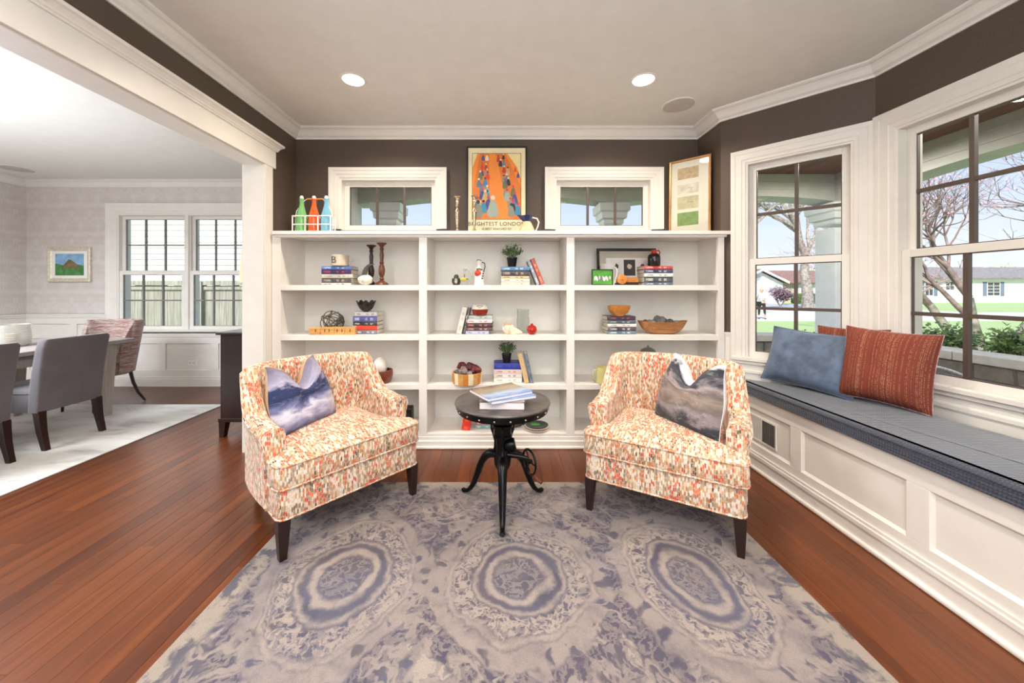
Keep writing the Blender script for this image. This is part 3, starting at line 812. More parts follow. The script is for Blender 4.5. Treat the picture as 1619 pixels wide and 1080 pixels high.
bpart('base_moulding', -1.866, 1.772, YF - 0.016, YF, 0.0, 0.062, b=0.004)
bpart('shoe_moulding', -1.866, 1.772, YF - 0.03, YF - 0.01, 0.0, 0.022, b=0.008)
# ------------------------------------------------------------ window bench
XB = 1.80
bench = thing('window_bench', 'white panelled window bench built in along the bay windows', 'bench', (0, 0, 0))
zr0, zr1, zs = 0.178, 0.426, 0.515
yend = 2.945
bx('carcass', XB + 0.014, XB + 0.03, YR + 0.05, yend, 0.0, zs, M['white'], bench)
poly = [(XB + 0.01, YR + 0.05), (P4.x - 0.03, YR + 0.05), (P3.x - 0.012, P3.y - 0.012), (XB + 0.01, 2.97)]
MB().prism(poly, zs - 0.02, zs).build('seat_board', M['white'], bench)
def yof(px): return F * XB / (px - CX)
pan = [(yof(1249), 2.90), (yof(1432), yof(1266.5))]
y1_ = yof(1469.5); pan.append((y1_ - 0.60, y1_))
for k in range(4): pan.append((pan[-1][0] - 0.69, pan[-1][0] - 0.09))
pan = sorted(pan)
ys = [YR + 0.05] + [q for p in pan for q in p] + [yend]
MB().box(XB, XB + 0.016, YR + 0.05, yend, zr1, zs).build('rail', M['white'], bench, bevel=0.002)
MB().box(XB, XB + 0.016, YR + 0.05, yend, 0.0, zr0).build('rail', M['white'], bench, bevel=0.002)
for i in range(0, len(ys), 2):
    if ys[i + 1] > ys[i]: MB().box(XB, XB + 0.016, ys[i], ys[i + 1], zr0, zr1).build('stile', M['white'], bench, bevel=0.002)
for (a, b) in pan:
    q = MB().rings([[(XB + 0.013, a, zr0), (XB + 0.013, b, zr0), (XB + 0.013, b, zr1), (XB + 0.013, a, zr1)],
                [(XB + 0.004, a + 0.0, zr0 + 0.0), (XB + 0.004, b, zr0), (XB + 0.004, b, zr1), (XB + 0.004, a, zr1)],
                [(XB + 0.013, a + 0.012, zr0 + 0.012), (XB + 0.013, b - 0.012, zr0 + 0.012), (XB + 0.013, b - 0.012, zr1 - 0.012), (XB + 0.013, a + 0.012, zr1 - 0.012)]], cap=(False, True))
    q.build('panel', M['white'], bench)
bx('base_moulding', XB - 0.010, XB, YR + 0.05, yend - 0.006, 0.0, 0.128, M['white'], bench, bevel=0.002)
bx('cap_moulding', XB - 0.016, XB, YR + 0.05, yend - 0.006, 0.085, 0.112, M['white'], bench, bevel=0.004)
bx('shoe_moulding', XB - 0.026, XB, YR + 0.05, yend - 0.006, 0.0, 0.024, M['white'], bench, bevel=0.008)
# floor register grille in the first panel
gr = thing('vent_grille', 'small metal heating grille with vertical louvres in the bench front', 'vent', (XB + 0.006, 0, 0))
gy0, gy1 = yof(1224.5), yof(1182); gz0, gz1 = 0.222, 0.372
for (a, b, c, d) in ((gy0 - 0.012, gy1, gz0 - 0.012, gz0), (gy0 - 0.012, gy1, gz1, gz1 + 0.012), (gy0 - 0.012, gy0, gz0, gz1), (gy1 - 0.01, gy1, gz0, gz1), (yof(1202.5) - 0.006, yof(1202.5), gz0, gz1)):
    bx('grille_frame', -0.004, 0.004, a, b, c, d, M['white'], gr)
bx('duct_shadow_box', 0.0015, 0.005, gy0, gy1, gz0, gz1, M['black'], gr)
yy = gy0 + 0.006
while yy < gy1 - 0.012:
    bx('louvre', -0.003, 0.002, yy, yy + 0.004, gz0, gz1, M['white'] if yy > yof(1202.5) else M['chrome'], gr); yy += 0.010
# cushion ------------------------------------------------------------
def offset_poly(poly, d):
    n = len(poly); P = [Vector(p) for p in poly]; out = []
    area = sum(P[i].x * P[(i + 1) % n].y - P[(i + 1) % n].x * P[i].y for i in range(n)); sg = 1 if area > 0 else -1
    for i in range(n):
        d1 = (P[i] - P[i - 1]).normalized(); d2 = (P[(i + 1) % n] - P[i]).normalized()
        a = Vector((-d1.y, d1.x)) * sg; b = Vector((-d2.y, d2.x)) * sg
        c = (a + b) / max(0.35, 1 + a.dot(b)); out.append((P[i].x + c.x * d, P[i].y + c.y * d))
    return out
def round_poly(poly, r, k=4):
    n = len(poly); P = [Vector(p) for p in poly]; out = []
    for i in range(n):
        rr = r[i] if isinstance(r, (list, tuple)) else r
        a = (P[i - 1] - P[i]); b = (P[(i + 1) % n] - P[i]); rr = min(rr, a.length * 0.45, b.length * 0.45)
        a = P[i] + a.normalized() * rr; b = P[i] + b.normalized() * rr
        for j in range(k + 1):
            t = j / k; out.append(tuple((1 - t) ** 2 * a + 2 * t * (1 - t) * P[i] + t * t * b))
    return out
cush = thing('bench_cushion', 'long charcoal chenille cushion lying on the window bench', 'cushion', (0, 0, 0.516))
poly = [(XB - 0.022, YR + 0.06), (P4.x - 0.085, YR + 0.06), (P3.x - 0.075, P3.y - 0.03), (XB + 0.15, 2.79), (XB + 0.02, 2.90), (XB - 0.022, 2.86)]
rp_ = round_poly(poly, [0.03, 0.03, 0.05, 0.05, 0.03, 0.03])
rg = []
for d, z in ((0.012, 0.0), (0.002, 0.006), (0.0, 0.02), (0.0, 0.056), (0.004, 0.068), (0.018, 0.076), (0.05, 0.080)):
    rg.append([(x_, y_, z) for x_, y_ in offset_poly(rp_, d)])
MB().rings(rg).build('cushion_body', M['bench_fabric'], cush, smooth=60, boxuv=True)
for zz in (0.064, 0.012):
    MB().tube([(x_, y_, zz) for x_, y_ in offset_poly(rp_, 0.002)], 0.006, 6, closed=True).build('piping', M['bench_fabric'], cush, smooth=60, boxuv=True)

# ------------------------------------------------------------ ceiling fixtures
for k, (x_, y_) in enumerate(CANS):
    t = thing('recessed_light', ['round recessed ceiling light above the chair with the sea print pillow', 'round recessed ceiling light above the chair with the storm cloud pillow', 'round recessed ceiling light behind the viewer, opening side', 'round recessed ceiling light behind the viewer, bench side'][k], 'ceiling light', (x_, y_, CZ), 0, 'recessed ceiling lights')
    MB().lathe([(0.072, -0.002), (0.086, -0.004), (0.092, 0.0), (0.070, 0.0)], 32, cap=False).build('trim_ring', M['white'], t, smooth=40)
    MB().lathe([(0.0, -0.001), (0.072, -0.0015)], 32).build('lens', M['can_light'], t)
def speaker(x_, y_, r, label):
    t = thing('ceiling_speaker', label, 'speaker', (x_, y_, CZ))
    MB().lathe([(0.0, -0.006), (r * 0.9, -0.006), (r * 0.93, -0.001)], 32).build('grille', plain('speaker_grille', 'BDB5AD', 0.8, sc=90), t, smooth=40)
    MB().lathe([(r * 0.92, -0.001), (r * 0.93, -0.008), (r, -0.006), (r, 0.0)], 32, cap=False).build('rim', M['white'], t, smooth=40)
speaker(1.39, 2.915, 0.125, 'round ceiling speaker grille above the corner by the bay window')
speaker(px2x(25, 4.43), 4.43, 0.16, 'round ceiling speaker grille in the dining room ceiling')
# ------------------------------------------------------------ rugs
def rug(name, label, x0, x1, y0, y1, th, m, m2):
    t = thing(name, label, 'rug', ((x0 + x1) / 2, (y0 + y1) / 2, 0))
    a, b = (x1 - x0) / 2, (y1 - y0) / 2
    pl = [(-a, -b), (a, -b), (a, b), (-a, b)]
    MB().rings([[(x, y, z) for x, y in offset_poly(pl, d)] for d, z in ((0.004, 0.0005), (0.0, 0.003), (0.0, th - 0.003), (0.005, th))]).build('pile', m, t)
    MB().rings([[(x, y, z) for x, y in offset_poly(pl, d)] for d, z in ((-0.003, 0.0005), (-0.004, 0.003), (-0.003, 0.006), (0.004, 0.006))]).build('binding', m2, t)
    return t
RT = 0.012
rug('area_rug', 'large faded medallion rug in plum, grey and beige beneath the two armchairs', -1.18, 1.275, -0.62, 2.43, RT, M['rug'], plain('rug_binding', 'C6B9AD', 0.9))
rug('dining_rug', 'pale distressed rug beneath the dining table', -5.40, -3.10, 0.6, 4.10, 0.010, M['rug2'], plain('dining_rug_binding', '8D8780', 0.9))

# ------------------------------------------------------------ armchairs
def catmull(P, n):
    out = []; P = [Vector(p) for p in P]; Q = [P[0] * 2 - P[1]] + P + [P[-1] * 2 - P[-2]]
    for i in range(1, len(Q) - 2):
        for j in range(n):
            t = j / n; a, b, c, d = Q[i - 1], Q[i], Q[i + 1], Q[i + 2]
            out.append(0.5 * ((2 * b) + (c - a) * t + (2 * a - 5 * b + 4 * c - d) * t * t + (3 * b - a - 3 * c + d) * t ** 3))
    out.append(P[-1]); return out
def sstep(a, b, x):
    t = max(0, min(1, (x - a) / (b - a))); return t * t * (3 - 2 * t)
def armchair(label, loc, rotz):
    t = thing('armchair', label, 'armchair', loc, rotz, 'upholstered armchairs')
    fab = M['dashes']
    half = catmull([(-.350, -.215, 0), (-.352, -.10, 0), (-.348, .02, 0), (-.340, .12, 0), (-.327, .205, 0), (-.285, .255, 0), (-.20, .272, 0), (-.10, .282, 0), (0, .286, 0)], 6)
    path = half + [Vector((-p.x, p.y, 0)) for p in reversed(half[:-1])]
    n = len(path)
    def hgt(p):
        s = min(1, max(0, (p.y + .01) / .20)) ** 1.5 ; a = abs(p.x)
        s2 = sstep(-.2, .03, p.y)
        return 0.575 + 0.02 * s2 + 0.225 * s + 0.012 * (1 - (a / .35) ** 2) * s
    rings = []
    for i, p in enumerate(path):
        tg = (path[min(i + 1, n - 1)] - path[max(i - 1, 0)]).normalized(); nn = Vector((-tg.y, tg.x, 0))   # outward
        h = hgt(p); k = sstep(.03, .26, p.y); lean = 0.04
        # wings flare sideways near the top corners
        sec = []
        T = 0.040 + 0.004 * (1 - k)
        front = sstep(-.215, -.19, p.y)
        def pt(o, z):
            fl = lean * max(0, z - 0.36) 
            q = p + nn * (o + fl)
            roll = 0.016 * (1 - k) * math.exp(-((z - h + 0.03) / 0.06) ** 2) * (1 if o > 0 else -0.2)
            q = q + nn * roll
            return (q.x, q.y, z)
        sec = [pt(T, .19), pt(T, .30), pt(T, .42), pt(T, h - .09), pt(T, h - .03), pt(T * .78, h - .008), pt(T * .3, h), pt(-T * .4, h - .001), pt(-T * .85, h - .012), pt(-T, h - .035), pt(-T, h - .10), pt(-T, .42), pt(-T, .25)]
        rings.append(sec)
    # split into two arms and the back, sharing seam rings
    k1 = next(i for i, p in enumerate(path) if p.y > .085); k2 = n - 1 - k1
    def close(r):   # soften the arm front: extra inset ring
        c = Vector((sum(q[0] for q in r) / len(r), sum(q[1] for q in r) / len(r), 0))
        return [(c.x + (q[0] - c.x) * .82, q[1] - .012, (q[2] - .19) * .985 + .19) for q in r]
    MB().rings([close(rings[0])] + rings[:k1 + 1]).build('armrest', fab, t, smooth=50, boxuv=True)
    MB().rings(rings[k2:] + [close(rings[-1])]).build('armrest', fab, t, smooth=50, boxuv=True)
    MB().rings(rings[k1:k2 + 1]).build('backrest', fab, t, smooth=50, boxuv=True)
    # welt along the outer top edge and up the arm fronts
    MB().tube([rings[i][4] for i in range(n)], .0055, 6).build('piping', fab, t, smooth=60, boxuv=True)
    for r in (rings[0], rings[-1]):
        MB().tube([(q[0], q[1] - .004, q[2]) for q in r], .005, 6).build('piping', fab, t, smooth=60, boxuv=True)
    # rail under the cushion
    bp = round_poly([(-.392, -.375), (.392, -.375), (.385, -.2), (.335, .22), (.25, .28), (-.25, .28), (-.335, .22), (-.385, -.2)], [.045, .045, .02, .05, .05, .05, .05, .02])
    MB().rings([[(x, y, z) for x, y in offset_poly(bp, d)] for d, z in ((.02, .188), (.006, .190), (0, .20), (0, .31), (.006, .325), (.03, .33))]).build('seat_rail', fab, t, smooth=50, boxuv=True)
    MB().tube([(x, y, .192) for x, y in bp], .005, 6, closed=True).build('piping', fab, t, smooth=60, boxuv=True)
    # T cushion
    cp = round_poly([(-.400, -.385), (.400, -.385), (.400, -.245), (.305, -.232), (.285, .245), (-.285, .245), (-.305, -.232), (-.400, -.245)], [.05, .05, .03, .02, .05, .05, .02, .03])
    rg = [[(x, y, z) for x, y in offset_poly(cp, d)] for d, z in ((.03, .329), (.006, .334), (0, .345), (-.003, .39), (0, .435), (.006, .447), (.022, .454))]
    top = rg[-1]
    for s_, dz in ((.86, .010), (.65, .020), (.4, .026), (.18, .029)):
        rg.append([(x * s_, (y + .05) * s_ - .05, .454 + dz) for x, y, z in top])
    MB().rings(rg).build('seat_cushion', fab, t, smooth=50, boxuv=True)
    for zz in (.443, .337):
        MB().tube([(x, y, zz) for x, y in offset_poly(cp, -.001)], .0052, 6, closed=True).build('piping', fab, t, smooth=60, boxuv=True)
    for sx in (-1, 1):
        for yy, sp_ in ((-.345, 0), (.29, .05)):
            x0 = .362 * sx if yy < 0 else .27 * sx
            rr = []
            for z, hw in ((.19, .028), (.10, .023), (0.0, .016)):
                dx = (x0 + (.19 - z) * .02 * sx, yy + (.19 - z) * (sp_ * 4 - .03))
                rr.append([(dx[0] - hw, dx[1] - hw, z), (dx[0] + hw, dx[1] - hw, z), (dx[0] + hw, dx[1] + hw, z), (dx[0] - hw, dx[1] + hw, z)])
            MB().rings(rr).build('leg', M['darkwood'], t, bevel=.002)
    return t
ANG_L, ANG_R = RAD(49.4), RAD(-31.1)
CL = (-1.061, 2.232, RT); CR = (0.996, 2.237, RT)
armchair('multicolour brushstroke armchair holding the sea print pillow, near the cased opening', CL, ANG_L)
armchair('multicolour brushstroke armchair holding the storm cloud pillow, near the window bench', CR, ANG_R)

# ------------------------------------------------------------ pillows
def pillow(label, loc, yaw, tilt, roll, W, Ht, T, m_front, m_back, chop=0.0, group='throw pillows', pipe=None, notch=0.0, n=22):
    t = thing('throw_pillow', label, 'pillow', loc, 0, group)
    t.rotation_euler = (Matrix.Rotation(yaw, 3, 'Z') @ Matrix.Rotation(tilt, 3, 'X') @ Matrix.Rotation(roll, 3, 'Y')).to_euler()
    def base(u, v):
        a, b = u * 2 - 1, v * 2 - 1
        x = a * W / 2 * (1 - .07 * (1 - b * b)); z = b * Ht / 2 * (1 - .07 * (1 - a * a))
        z -= chop * math.exp(-(a / .36) ** 2) * sstep(-.1, 1.0, b)
        x *= 1 - .24 * chop / .12 * sstep(-.2, 1, b) * (abs(a)) if chop else 1
        th = T / 2 * ((1 - a ** 4) * (1 - b ** 4)) ** .55 * (1 - .45 * (abs(a) * abs(b)) ** 1.5)
        wr = .006 * sin(9 * a + 3 * b) * cos(7 * b - 2 * a) * (1 - a * a) * (1 - b * b)
        if chop: th *= 1 - .55 * math.exp(-(a / .25) ** 2) * sstep(.1, 1, b)
        return x, z + Ht / 2, th + wr
    def fr(u, v): x, z, th = base(u, v); return (x, -th, z)
    def bk(u, v): x, z, th = base(u, v); return (x, max(th, 0), z)
    MB().grid(fr, n, n, uv=True).build('front_panel', m_front, t, smooth=180)
    MB().grid(bk, n, n, uv=True, flip=True).build('back_panel', m_back, t, smooth=180)
    ed = [(i / n, 0) for i in range(n)] + [(1, i / n) for i in range(n)] + [(1 - i / n, 1) for i in range(n)] + [(0, 1 - i / n) for i in range(n)]
    pts = [(base(u, v)[0], 0, base(u, v)[1]) for u, v in ed]
    MB().tube(pts, .0045 if pipe else .0022, 6, closed=True).build('piping' if pipe else 'seam', pipe or m_back, t, smooth=60)
    return t
SZ = RT + .475
pillow('navy and lavender sea print pillow with a chopped top, on an armchair', (-1.15, 2.19, SZ - .035), RAD(70), RAD(-17), RAD(-3), .45, .42, .17, M['pillow_sea'], M['pillow_tan'], chop=.13)
pillow('charcoal and brown storm cloud print pillow with a chopped top, on an armchair', (1.055, 2.16, SZ - .035), RAD(-66), RAD(-14), RAD(3), .45, .43, .18, M['pillow_cloud'], M['pillow_white'], chop=.12)
BZ = .516 + .080
pillow('slate blue velvet pillow with piping, standing on the bench cushion', (2.03, 2.50, BZ + .015), RAD(-66), RAD(-18), RAD(3), .54, .40, .17, M['blue_velvet'], M['blue_velvet'], pipe=plain('blue_piping', '5C6C86', .8))
pillow('rust red woven pillow with pale stripes, front one beside the window', (2.19, 2.14, BZ + .015), RAD(-62), RAD(-11), RAD(3), .41, .44, .20, M['rust_weave'], plain('tapestry_back', 'C7A6AE', .8, var=.25, sc=70))
pillow('rust red pillow mostly hidden behind the blue velvet pillow', (2.23, 2.38, BZ + .01), RAD(-60), RAD(-8), RAD(0), .36, .43, .07, M['rust_weave'], M['rust_weave'])

# ------------------------------------------------------------ crank table
tb = thing('crank_table', 'round black iron crank side table between the two armchairs', 'table', (-0.002, 2.165, RT))
Mt = M['metal']
zt_ = .618
MB().lathe([(0, .0), (.262, .0), (.276, .004), (.279, .010), (.277, .016), (.270, .019), (0, .0195)], 64, (0, 0, zt_ - .019)).build('tabletop', M['tabletop'], tb, smooth=40)
MB().lathe([(.252, 0), (.264, 0), (.266, .004), (.266, .032), (.252, .034)], 64, (0, 0, zt_ - .052), cap=False).build('rim_band', Mt, tb, smooth=40)
MB().lathe([(0, 0), (.25, 0), (.25, .004), (0, .004)], 40, (0, 0, zt_ - .026)).build('underplate', Mt, tb, smooth=40)
for k in range(20):
    a = 2 * pi * (k + .5) / 20
    xf = Matrix.Translation((.266 * cos(a), .266 * sin(a), zt_ - .037)) @ Matrix.Rotation(a, 4, 'Z') @ Matrix.Rotation(pi / 2, 4, 'Y')
    MB().lathe([(.0065, 0), (.006, .003), (.0035, .0055), (0, .006)], 10, xf=xf).build('rivet', M['chrome'], tb, smooth=60)
# screw column
pr = [(.022, .34)]
z = .44
pr += [(.022, .44)]
while z < .585: pr += [(.0235, z), (.0255, z + .003), (.0235, z + .006)]; z += .0075
pr += [(.03, .585), (.055, .592), (.06, .60)]
MB().lathe(pr, 24).build('screw_column', Mt, tb, smooth=35)
MB().lathe([(.0, .400), (.050, .400), (.058, .406), (.058, .418), (.052, .424), (.052, .455), (.060, .462), (.060, .476), (.045, .484), (.030, .486), (.030, .50), (0, .50)], 32).build('collar', Mt, tb, smooth=35)
MB().lathe([(0, .205), (.02, .207), (.040, .222), (.048, .245), (.050, .285), (.042, .30), (.036, .34), (.038, .40), (0, .40)], 28).build('hub', Mt, tb, smooth=40)
for a_deg in (270, 150, 30):
    a = RAD(a_deg); ca, sa = cos(a), sin(a)
    prof = [(.030, .285, .020), (.055, .292, .024), (.085, .288, .026), (.115, .268, .025), (.140, .235, .022), (.160, .190, .021), (.178, .140, .019), (.198, .090, .017), (.222, .048, .015), (.248, .022, .012), (.270, .014, .013), (.284, .017, .013), (.290, .024, .009)]
    MB().tube([(r * ca, r * sa, z) for r, z, _ in prof], [q[2] for q in prof], 12, flat=1.1).build('leg', Mt, tb, smooth=60)
    up = [(.062, .296, .013), (.046, .33, .012), (.045, .37, .011), (.058, .41, .011), (.072, .438, .010), (.074, .462, .009), (.058, .470, .009)]
    MB().tube([(r * ca, r * sa, z) for r, z, _ in up], [q[2] for q in up], 10).build('brace', Mt, tb, smooth=60)
# handwheel and crank on a side shaft
MB().tube([(.03, -.02, .305), (.10, -.03, .30), (.150, -.035, .29)], [.016, .013, .010], 12).build('crank_shaft', Mt, tb, smooth=60)
MB().lathe([(0, -.03), (.03, -.03), (.034, -.02), (.034, .02), (.03, .03), (0, .03)], 20, xf=Matrix.Translation((.045, -.02, .365)) @ Matrix.Rotation(RAD(75), 4, 'Y')).build('gear_housing', Mt, tb, smooth=40)
xfw = Matrix.Translation((.152, -.036, .285)) @ Matrix.Rotation(RAD(-12), 4, 'Z') @ Matrix.Rotation(RAD(-58), 4, 'Z') @ Matrix.Rotation(pi / 2, 4, 'Y')
xfw = Matrix.Translation((.155, -.036, .272)) @ Matrix.Rotation(RAD(28), 4, 'Z') @ Matrix.Rotation(pi / 2, 4, 'Y')
wheel = MB().tube([(.068 * cos(2 * pi * k / 28), .068 * sin(2 * pi * k / 28), 0) for k in range(28)], .0065, 8, closed=True, xf=xfw).build('handwheel', Mt, tb, smooth=60)
for k in range(3):
    a = 2 * pi * k / 3 + .5
    MB().tube([(0, 0, 0), (.066 * cos(a), .066 * sin(a), 0)], .0048, 8, xf=xfw).build('spoke', Mt, wheel, smooth=60)
MB().lathe([(0, -.012), (.014, -.012), (.014, .014), (0, .014)], 14, xf=xfw).build('wheel_hub', Mt, wheel, smooth=40)
MB().tube([(.155, -.036, .212), (.185, -.075, .198), (.218, -.11, .186)], [.0065, .0085, .0075], 10).build('crank_handle', M['browncandle'], tb, smooth=60)

# ------------------------------------------------------------ books
_bm = {}
def cover_mat(base, ink, marks=True):
    key = (base, ink)
    if key in _bm: return _bm[key]
    g = Mat('printed_cover_' + base); o = g.tc(); x, y, z = g.xyz(o)
    n = g.noise(o, 25, 3)
    c = g.mix(n.smooth(.3, .7) * .12, base, ink)
    col = (x * 330.0).floor(); word = (x * 46.0).floor()
    gl = g.white(g.vec(col, (z * 260.0).floor(), 3.3)).gt(.42) * g.white(g.vec(word, 8.0, 1.0)).gt(.22)
    front = (g.xyz(g.geo('Normal'))[2].abs()).lt(.6)
    zc = g.xyz(g.tc('Generated'))
    band = zc[2].gt(.28) * zc[2].lt(.72) * zc[0].gt(.08) * zc[0].lt(.86)
    c = g.mix(gl * band * front * .85, c, ink)
    _bm[key] = g.fin(c, .4, bump=n, bs=.05)
    return _bm[key]
def book(label, w, d, h, base, ink, parent_loc, rotz=0, tilt=0, group=None, spine=True, pages=None, cover=None, name='book'):
    """local: x along the spine, y depth (spine at y=0, pages behind), z thickness"""
    t = thing(name, label, 'book', parent_loc, rotz, group)
    if tilt: t.rotation_euler = (0, tilt, rotz)
    cm = cover or cover_mat(base, ink); c = .0022
    m = MB().box(-w / 2, w / 2, 0, d, 0, c).box(-w / 2, w / 2, 0, d, h - c, h)
    k = [(0, 0), (-.003, h * .12), (-.004, h * .5), (-.003, h * .88), (0, h)]
    vs = [(-w / 2, y, z) for y, z in k] + [(w / 2, y, z) for y, z in k] + [(-w / 2, c, 0), (-w / 2, c, h), (w / 2, c, 0), (w / 2, c, h)]
    m.rings([[(-w / 2, y, z) for y, z in k] + [(-w / 2, c, h), (-w / 2, c, 0)], [(w / 2, y, z) for y, z in k] + [(w / 2, c, h), (w / 2, c, 0)]])
    m.build('cover', cm, t)
    MB().box(-w / 2 + .003, w / 2 - .003, c, d - .003, c, h - c).build('pages', pages or M['paper'], t)
    return t
def stack(items, pxa, pxb, base_py, Y, z0, group, where, d=.16):
    """items bottom to top: (height px, base, ink, dx0, dx1, label)"""
    z = z0 + .0008
    for (hp, base, ink, a, b, lab) in items:
        x0, x1 = px2x(pxa + a, Y), px2x(pxb + b, Y); h = hp * Y / F
        rz = random.uniform(-.03, .03)
        book(lab, x1 - x0, d + random.uniform(-.015, .02), h - .0006, base, ink, ((x0 + x1) / 2, Y + random.uniform(0, .006), z), rz, group=group)
        z += h
    return z
Z1, Z2, Z3, Z4 = zt[1], zt[2], zt[3], zt[4]
Yb = 3.045
G = 'books stacked on the bookcase'
# upper shelf, first bay
za = stack([(3.6, 'D9D5CC', '3A3A3A', 0, 0, 'pale grey book at the bottom of the stack beneath the letter mug'),
            (7.6, '4A4744', 'B9B4AC', 0, 0, 'thick charcoal book in the stack beneath the letter mug'),
            (6.2, 'CFC8BA', '8E877A', 1, 3, 'beige book in the middle of the stack beneath the letter mug'),
            (7.4, '27355E', 'D04A50', 0, 0, 'navy book with red lettering in the stack beneath the letter mug'),
            (5.4, '4B78C4', 'E8EDF5', 0, 0, 'bright blue book directly under the letter mug')], 508, 555, 450, Yb, Z1, G, '')
zb = za
# upper shelf, middle bay
zc_ = stack([(5.0, 'E7E1CD', '8C8674', 0, 0, 'cream book at the bottom of the stack beneath the upper plant'),
             (5.4, 'ECE6D6', '6F6A60', 0, 0, 'ivory book second from bottom beneath the upper plant'),
             (4.0, 'D6C79E', '55492C', 0, -1, 'thin tan book in the middle beneath the upper plant'),
             (8.6, '23232F', 'C9A98E', 0, 0, 'thick black book second from top beneath the upper plant'),
             (6.2, '3E7AA8', 'DCE9F2', -1, 0, 'teal blue book directly under the upper plant')], 792.5, 837.5, 450, Yb, Z1, G, '')
# upper shelf, third bay
zd = stack([(4.4, '46586E', 'DADFE4', 0, 0, 'slate blue book at the bottom of the stack beneath the red topped jug'),
            (8.8, '2E3A48', 'E8E2D4', 0, 0, 'thick dark book with a pale title beneath the red topped jug'),
            (5.6, 'EDEBE6', '4F6D86', 0, 0, 'white book in the middle beneath the red topped jug'),
            (6.6, '30305A', 'D9D9E2', 0, 0, 'indigo book second from top beneath the red topped jug'),
            (5.2, 'D8413A', 'F4E9DC', 0, 0, 'red book directly under the red topped jug')], 1018.5, 1064, 450, Yb, Z1, G, '')
# second shelf
ze = stack([(6.4, '6A6E78', 'E3E3E0', 5, 0, 'grey book at the bottom of the stack beneath the dark flower bowl'),
            (7.2, 'E2452E', 'E2452E', 5, 0, 'red book second from bottom beneath the dark flower bowl'),
            (5.8, '1F1D22', 'C9C4BC', 0, 0, 'black book in the middle beneath the dark flower bowl'),
            (9.0, '4A4F8C', 'D6D6E8', 0, 0, 'purple blue book second from top beneath the dark flower bowl'),
            (6.6, 'D9D5D6', '55555C', 3, 0, 'pale grey book directly under the dark flower bowl')], 558, 596, 528, Yb, Z2, G, '')
zf = stack([(5.0, 'B9BDD4', '5A5E8C', 0, -6, 'lavender book at the bottom of the stack beneath the red and white box'),
            (5.8, '4A2A30', 'D8A8A0', 0, 0, 'maroon book second from bottom beneath the red and white box'),
            (6.6, '2A2226', 'D98A80', 0, 0, 'black book with pink title beneath the red and white box'),
            (6.0, 'ECE8E4', 'C0504A', 1, -1, 'white book with red marks beneath the red and white box'),
            (6.0, 'CDD8D2', '7F8E88', 1, -1, 'pale green book directly under the red and white box')], 736, 779, 527, Yb, Z2, G, '')
zg = stack([(5.0, '54707E', 'E6EEF0', 0, 0, 'blue grey book at the bottom of the stack beneath the small amber bowl'),
            (6.4, '3E2A3C', 'EDE8E8', 0, 0, 'plum book with white title beneath the small amber bowl'),
            (5.0, 'EFEDE8', '8A8A8A', 0, 0, 'white book in the middle beneath the small amber bowl'),
            (5.6, '4C5A62', 'B9C2C6', 0, -1, 'slate book second from top beneath the small amber bowl'),
            (6.4, '3B3048', 'B06A5A', -1, -1, 'dark violet book directly under the small amber bowl')], 961, 1006, 528, Yb, Z2, G, '')
# third shelf, middle bay
zh = stack([(7.0, 'EFEAE2', '9A8A80', 0, 0, 'white book at the bottom of the stack beneath the lower plant'),
            (6.4, 'E9E2DA', '7A3E30', 0, 0, 'cream book with brown title beneath the lower plant'),
            (6.8, 'E8D5D0', 'B85A5A', 0, 0, 'pale pink book second from top beneath the lower plant'),
            (9.4, '2E3A9E', '4A58C0', 0, 0, 'royal blue book directly under the lower plant')], 781, 825, 600, 3.05, Z3, G, '')
# bottom shelf
stack([(6.4, '7FA6A2', 'D8E4E0', 0, 0, 'blue green book at the bottom of the bottom shelf stack'),
       (5.6, 'B8524E', 'E8DCD8', 0, 0, 'dusty red book in the bottom shelf stack'),
       (9.0, '35332E', '6A665C', 0, 2, 'olive black book on top of the bottom shelf stack')], 752, 784, 684, 3.08, Z4, G, '')
def leaning(label, px, py_base, Y, z0, hpx, wd, th_px, base, ink, ang, group='books leaning on the bookcase'):
    """upright book: spine vertical facing the viewer, leaning sideways by ang (positive = top towards +x)"""
    L = hpx * Y / F; th = th_px * Y / F
    o = book(label, L, wd, th, base, ink, (0, 0, 0), group=group)
    R = Matrix.Rotation(ang, 4, 'Y') @ Matrix.Rotation(-pi / 2, 4, 'Y')   # x axis -> up
    R = Matrix.Translation((px2x(px, Y), Y, z0)) @ R @ Matrix.Translation((L / 2, 0, -th / 2))
    o.matrix_world = R; o.location = R.to_translation(); o.rotation_euler = R.to_euler()
    # rest the lowest corner on the shelf
    zs_ = [(R @ Vector((x, 0, z))).z for x in (-L / 2, L / 2) for z in (0, th)]
    o.location.z += z0 - min(zs_) + .0005
    return o
leaning('grey blue book leaning against the stack beneath the upper plant', 851, 450, Yb, Z1, 41, .15, 5.0, '8E98A8', 'E6E6E6', RAD(-22))
leaning('terracotta red book leaning at the end of the upper row', 858, 450, Yb, Z1, 44, .15, 6.4, 'B9482F', 'E2B8A0', RAD(-22))
leaning('tall ivory book leaning against the stack beneath the red and white box', 725.5, 527, Yb, Z2, 43, .15, 8.0, 'E6E0D6', 'A89C8C', RAD(13))
leaning('slim dark edged book leaning beside the tall ivory book', 733.5, 527, Yb, Z2, 42, .14, 2.2, '3A3A40', 'C0C0C0', RAD(13))
leaning('tan paged book leaning against the stack beneath the lower plant', 833, 607, 3.02, Z3, 47, .15, 7.0, 'D9B98A', 'C9A476', RAD(-14))
leaning('grey photo cover book leaning outermost beside the lower plant', 841, 607, 3.02, Z3, 47, .15, 5.4, '7C8896', '2E3A4A', RAD(-12))
leaning('bright red book leaning on the bottom shelf', 736, 684, 3.04, Z4, 27, .15, 13, 'D8301E', 'F07A50', RAD(9))
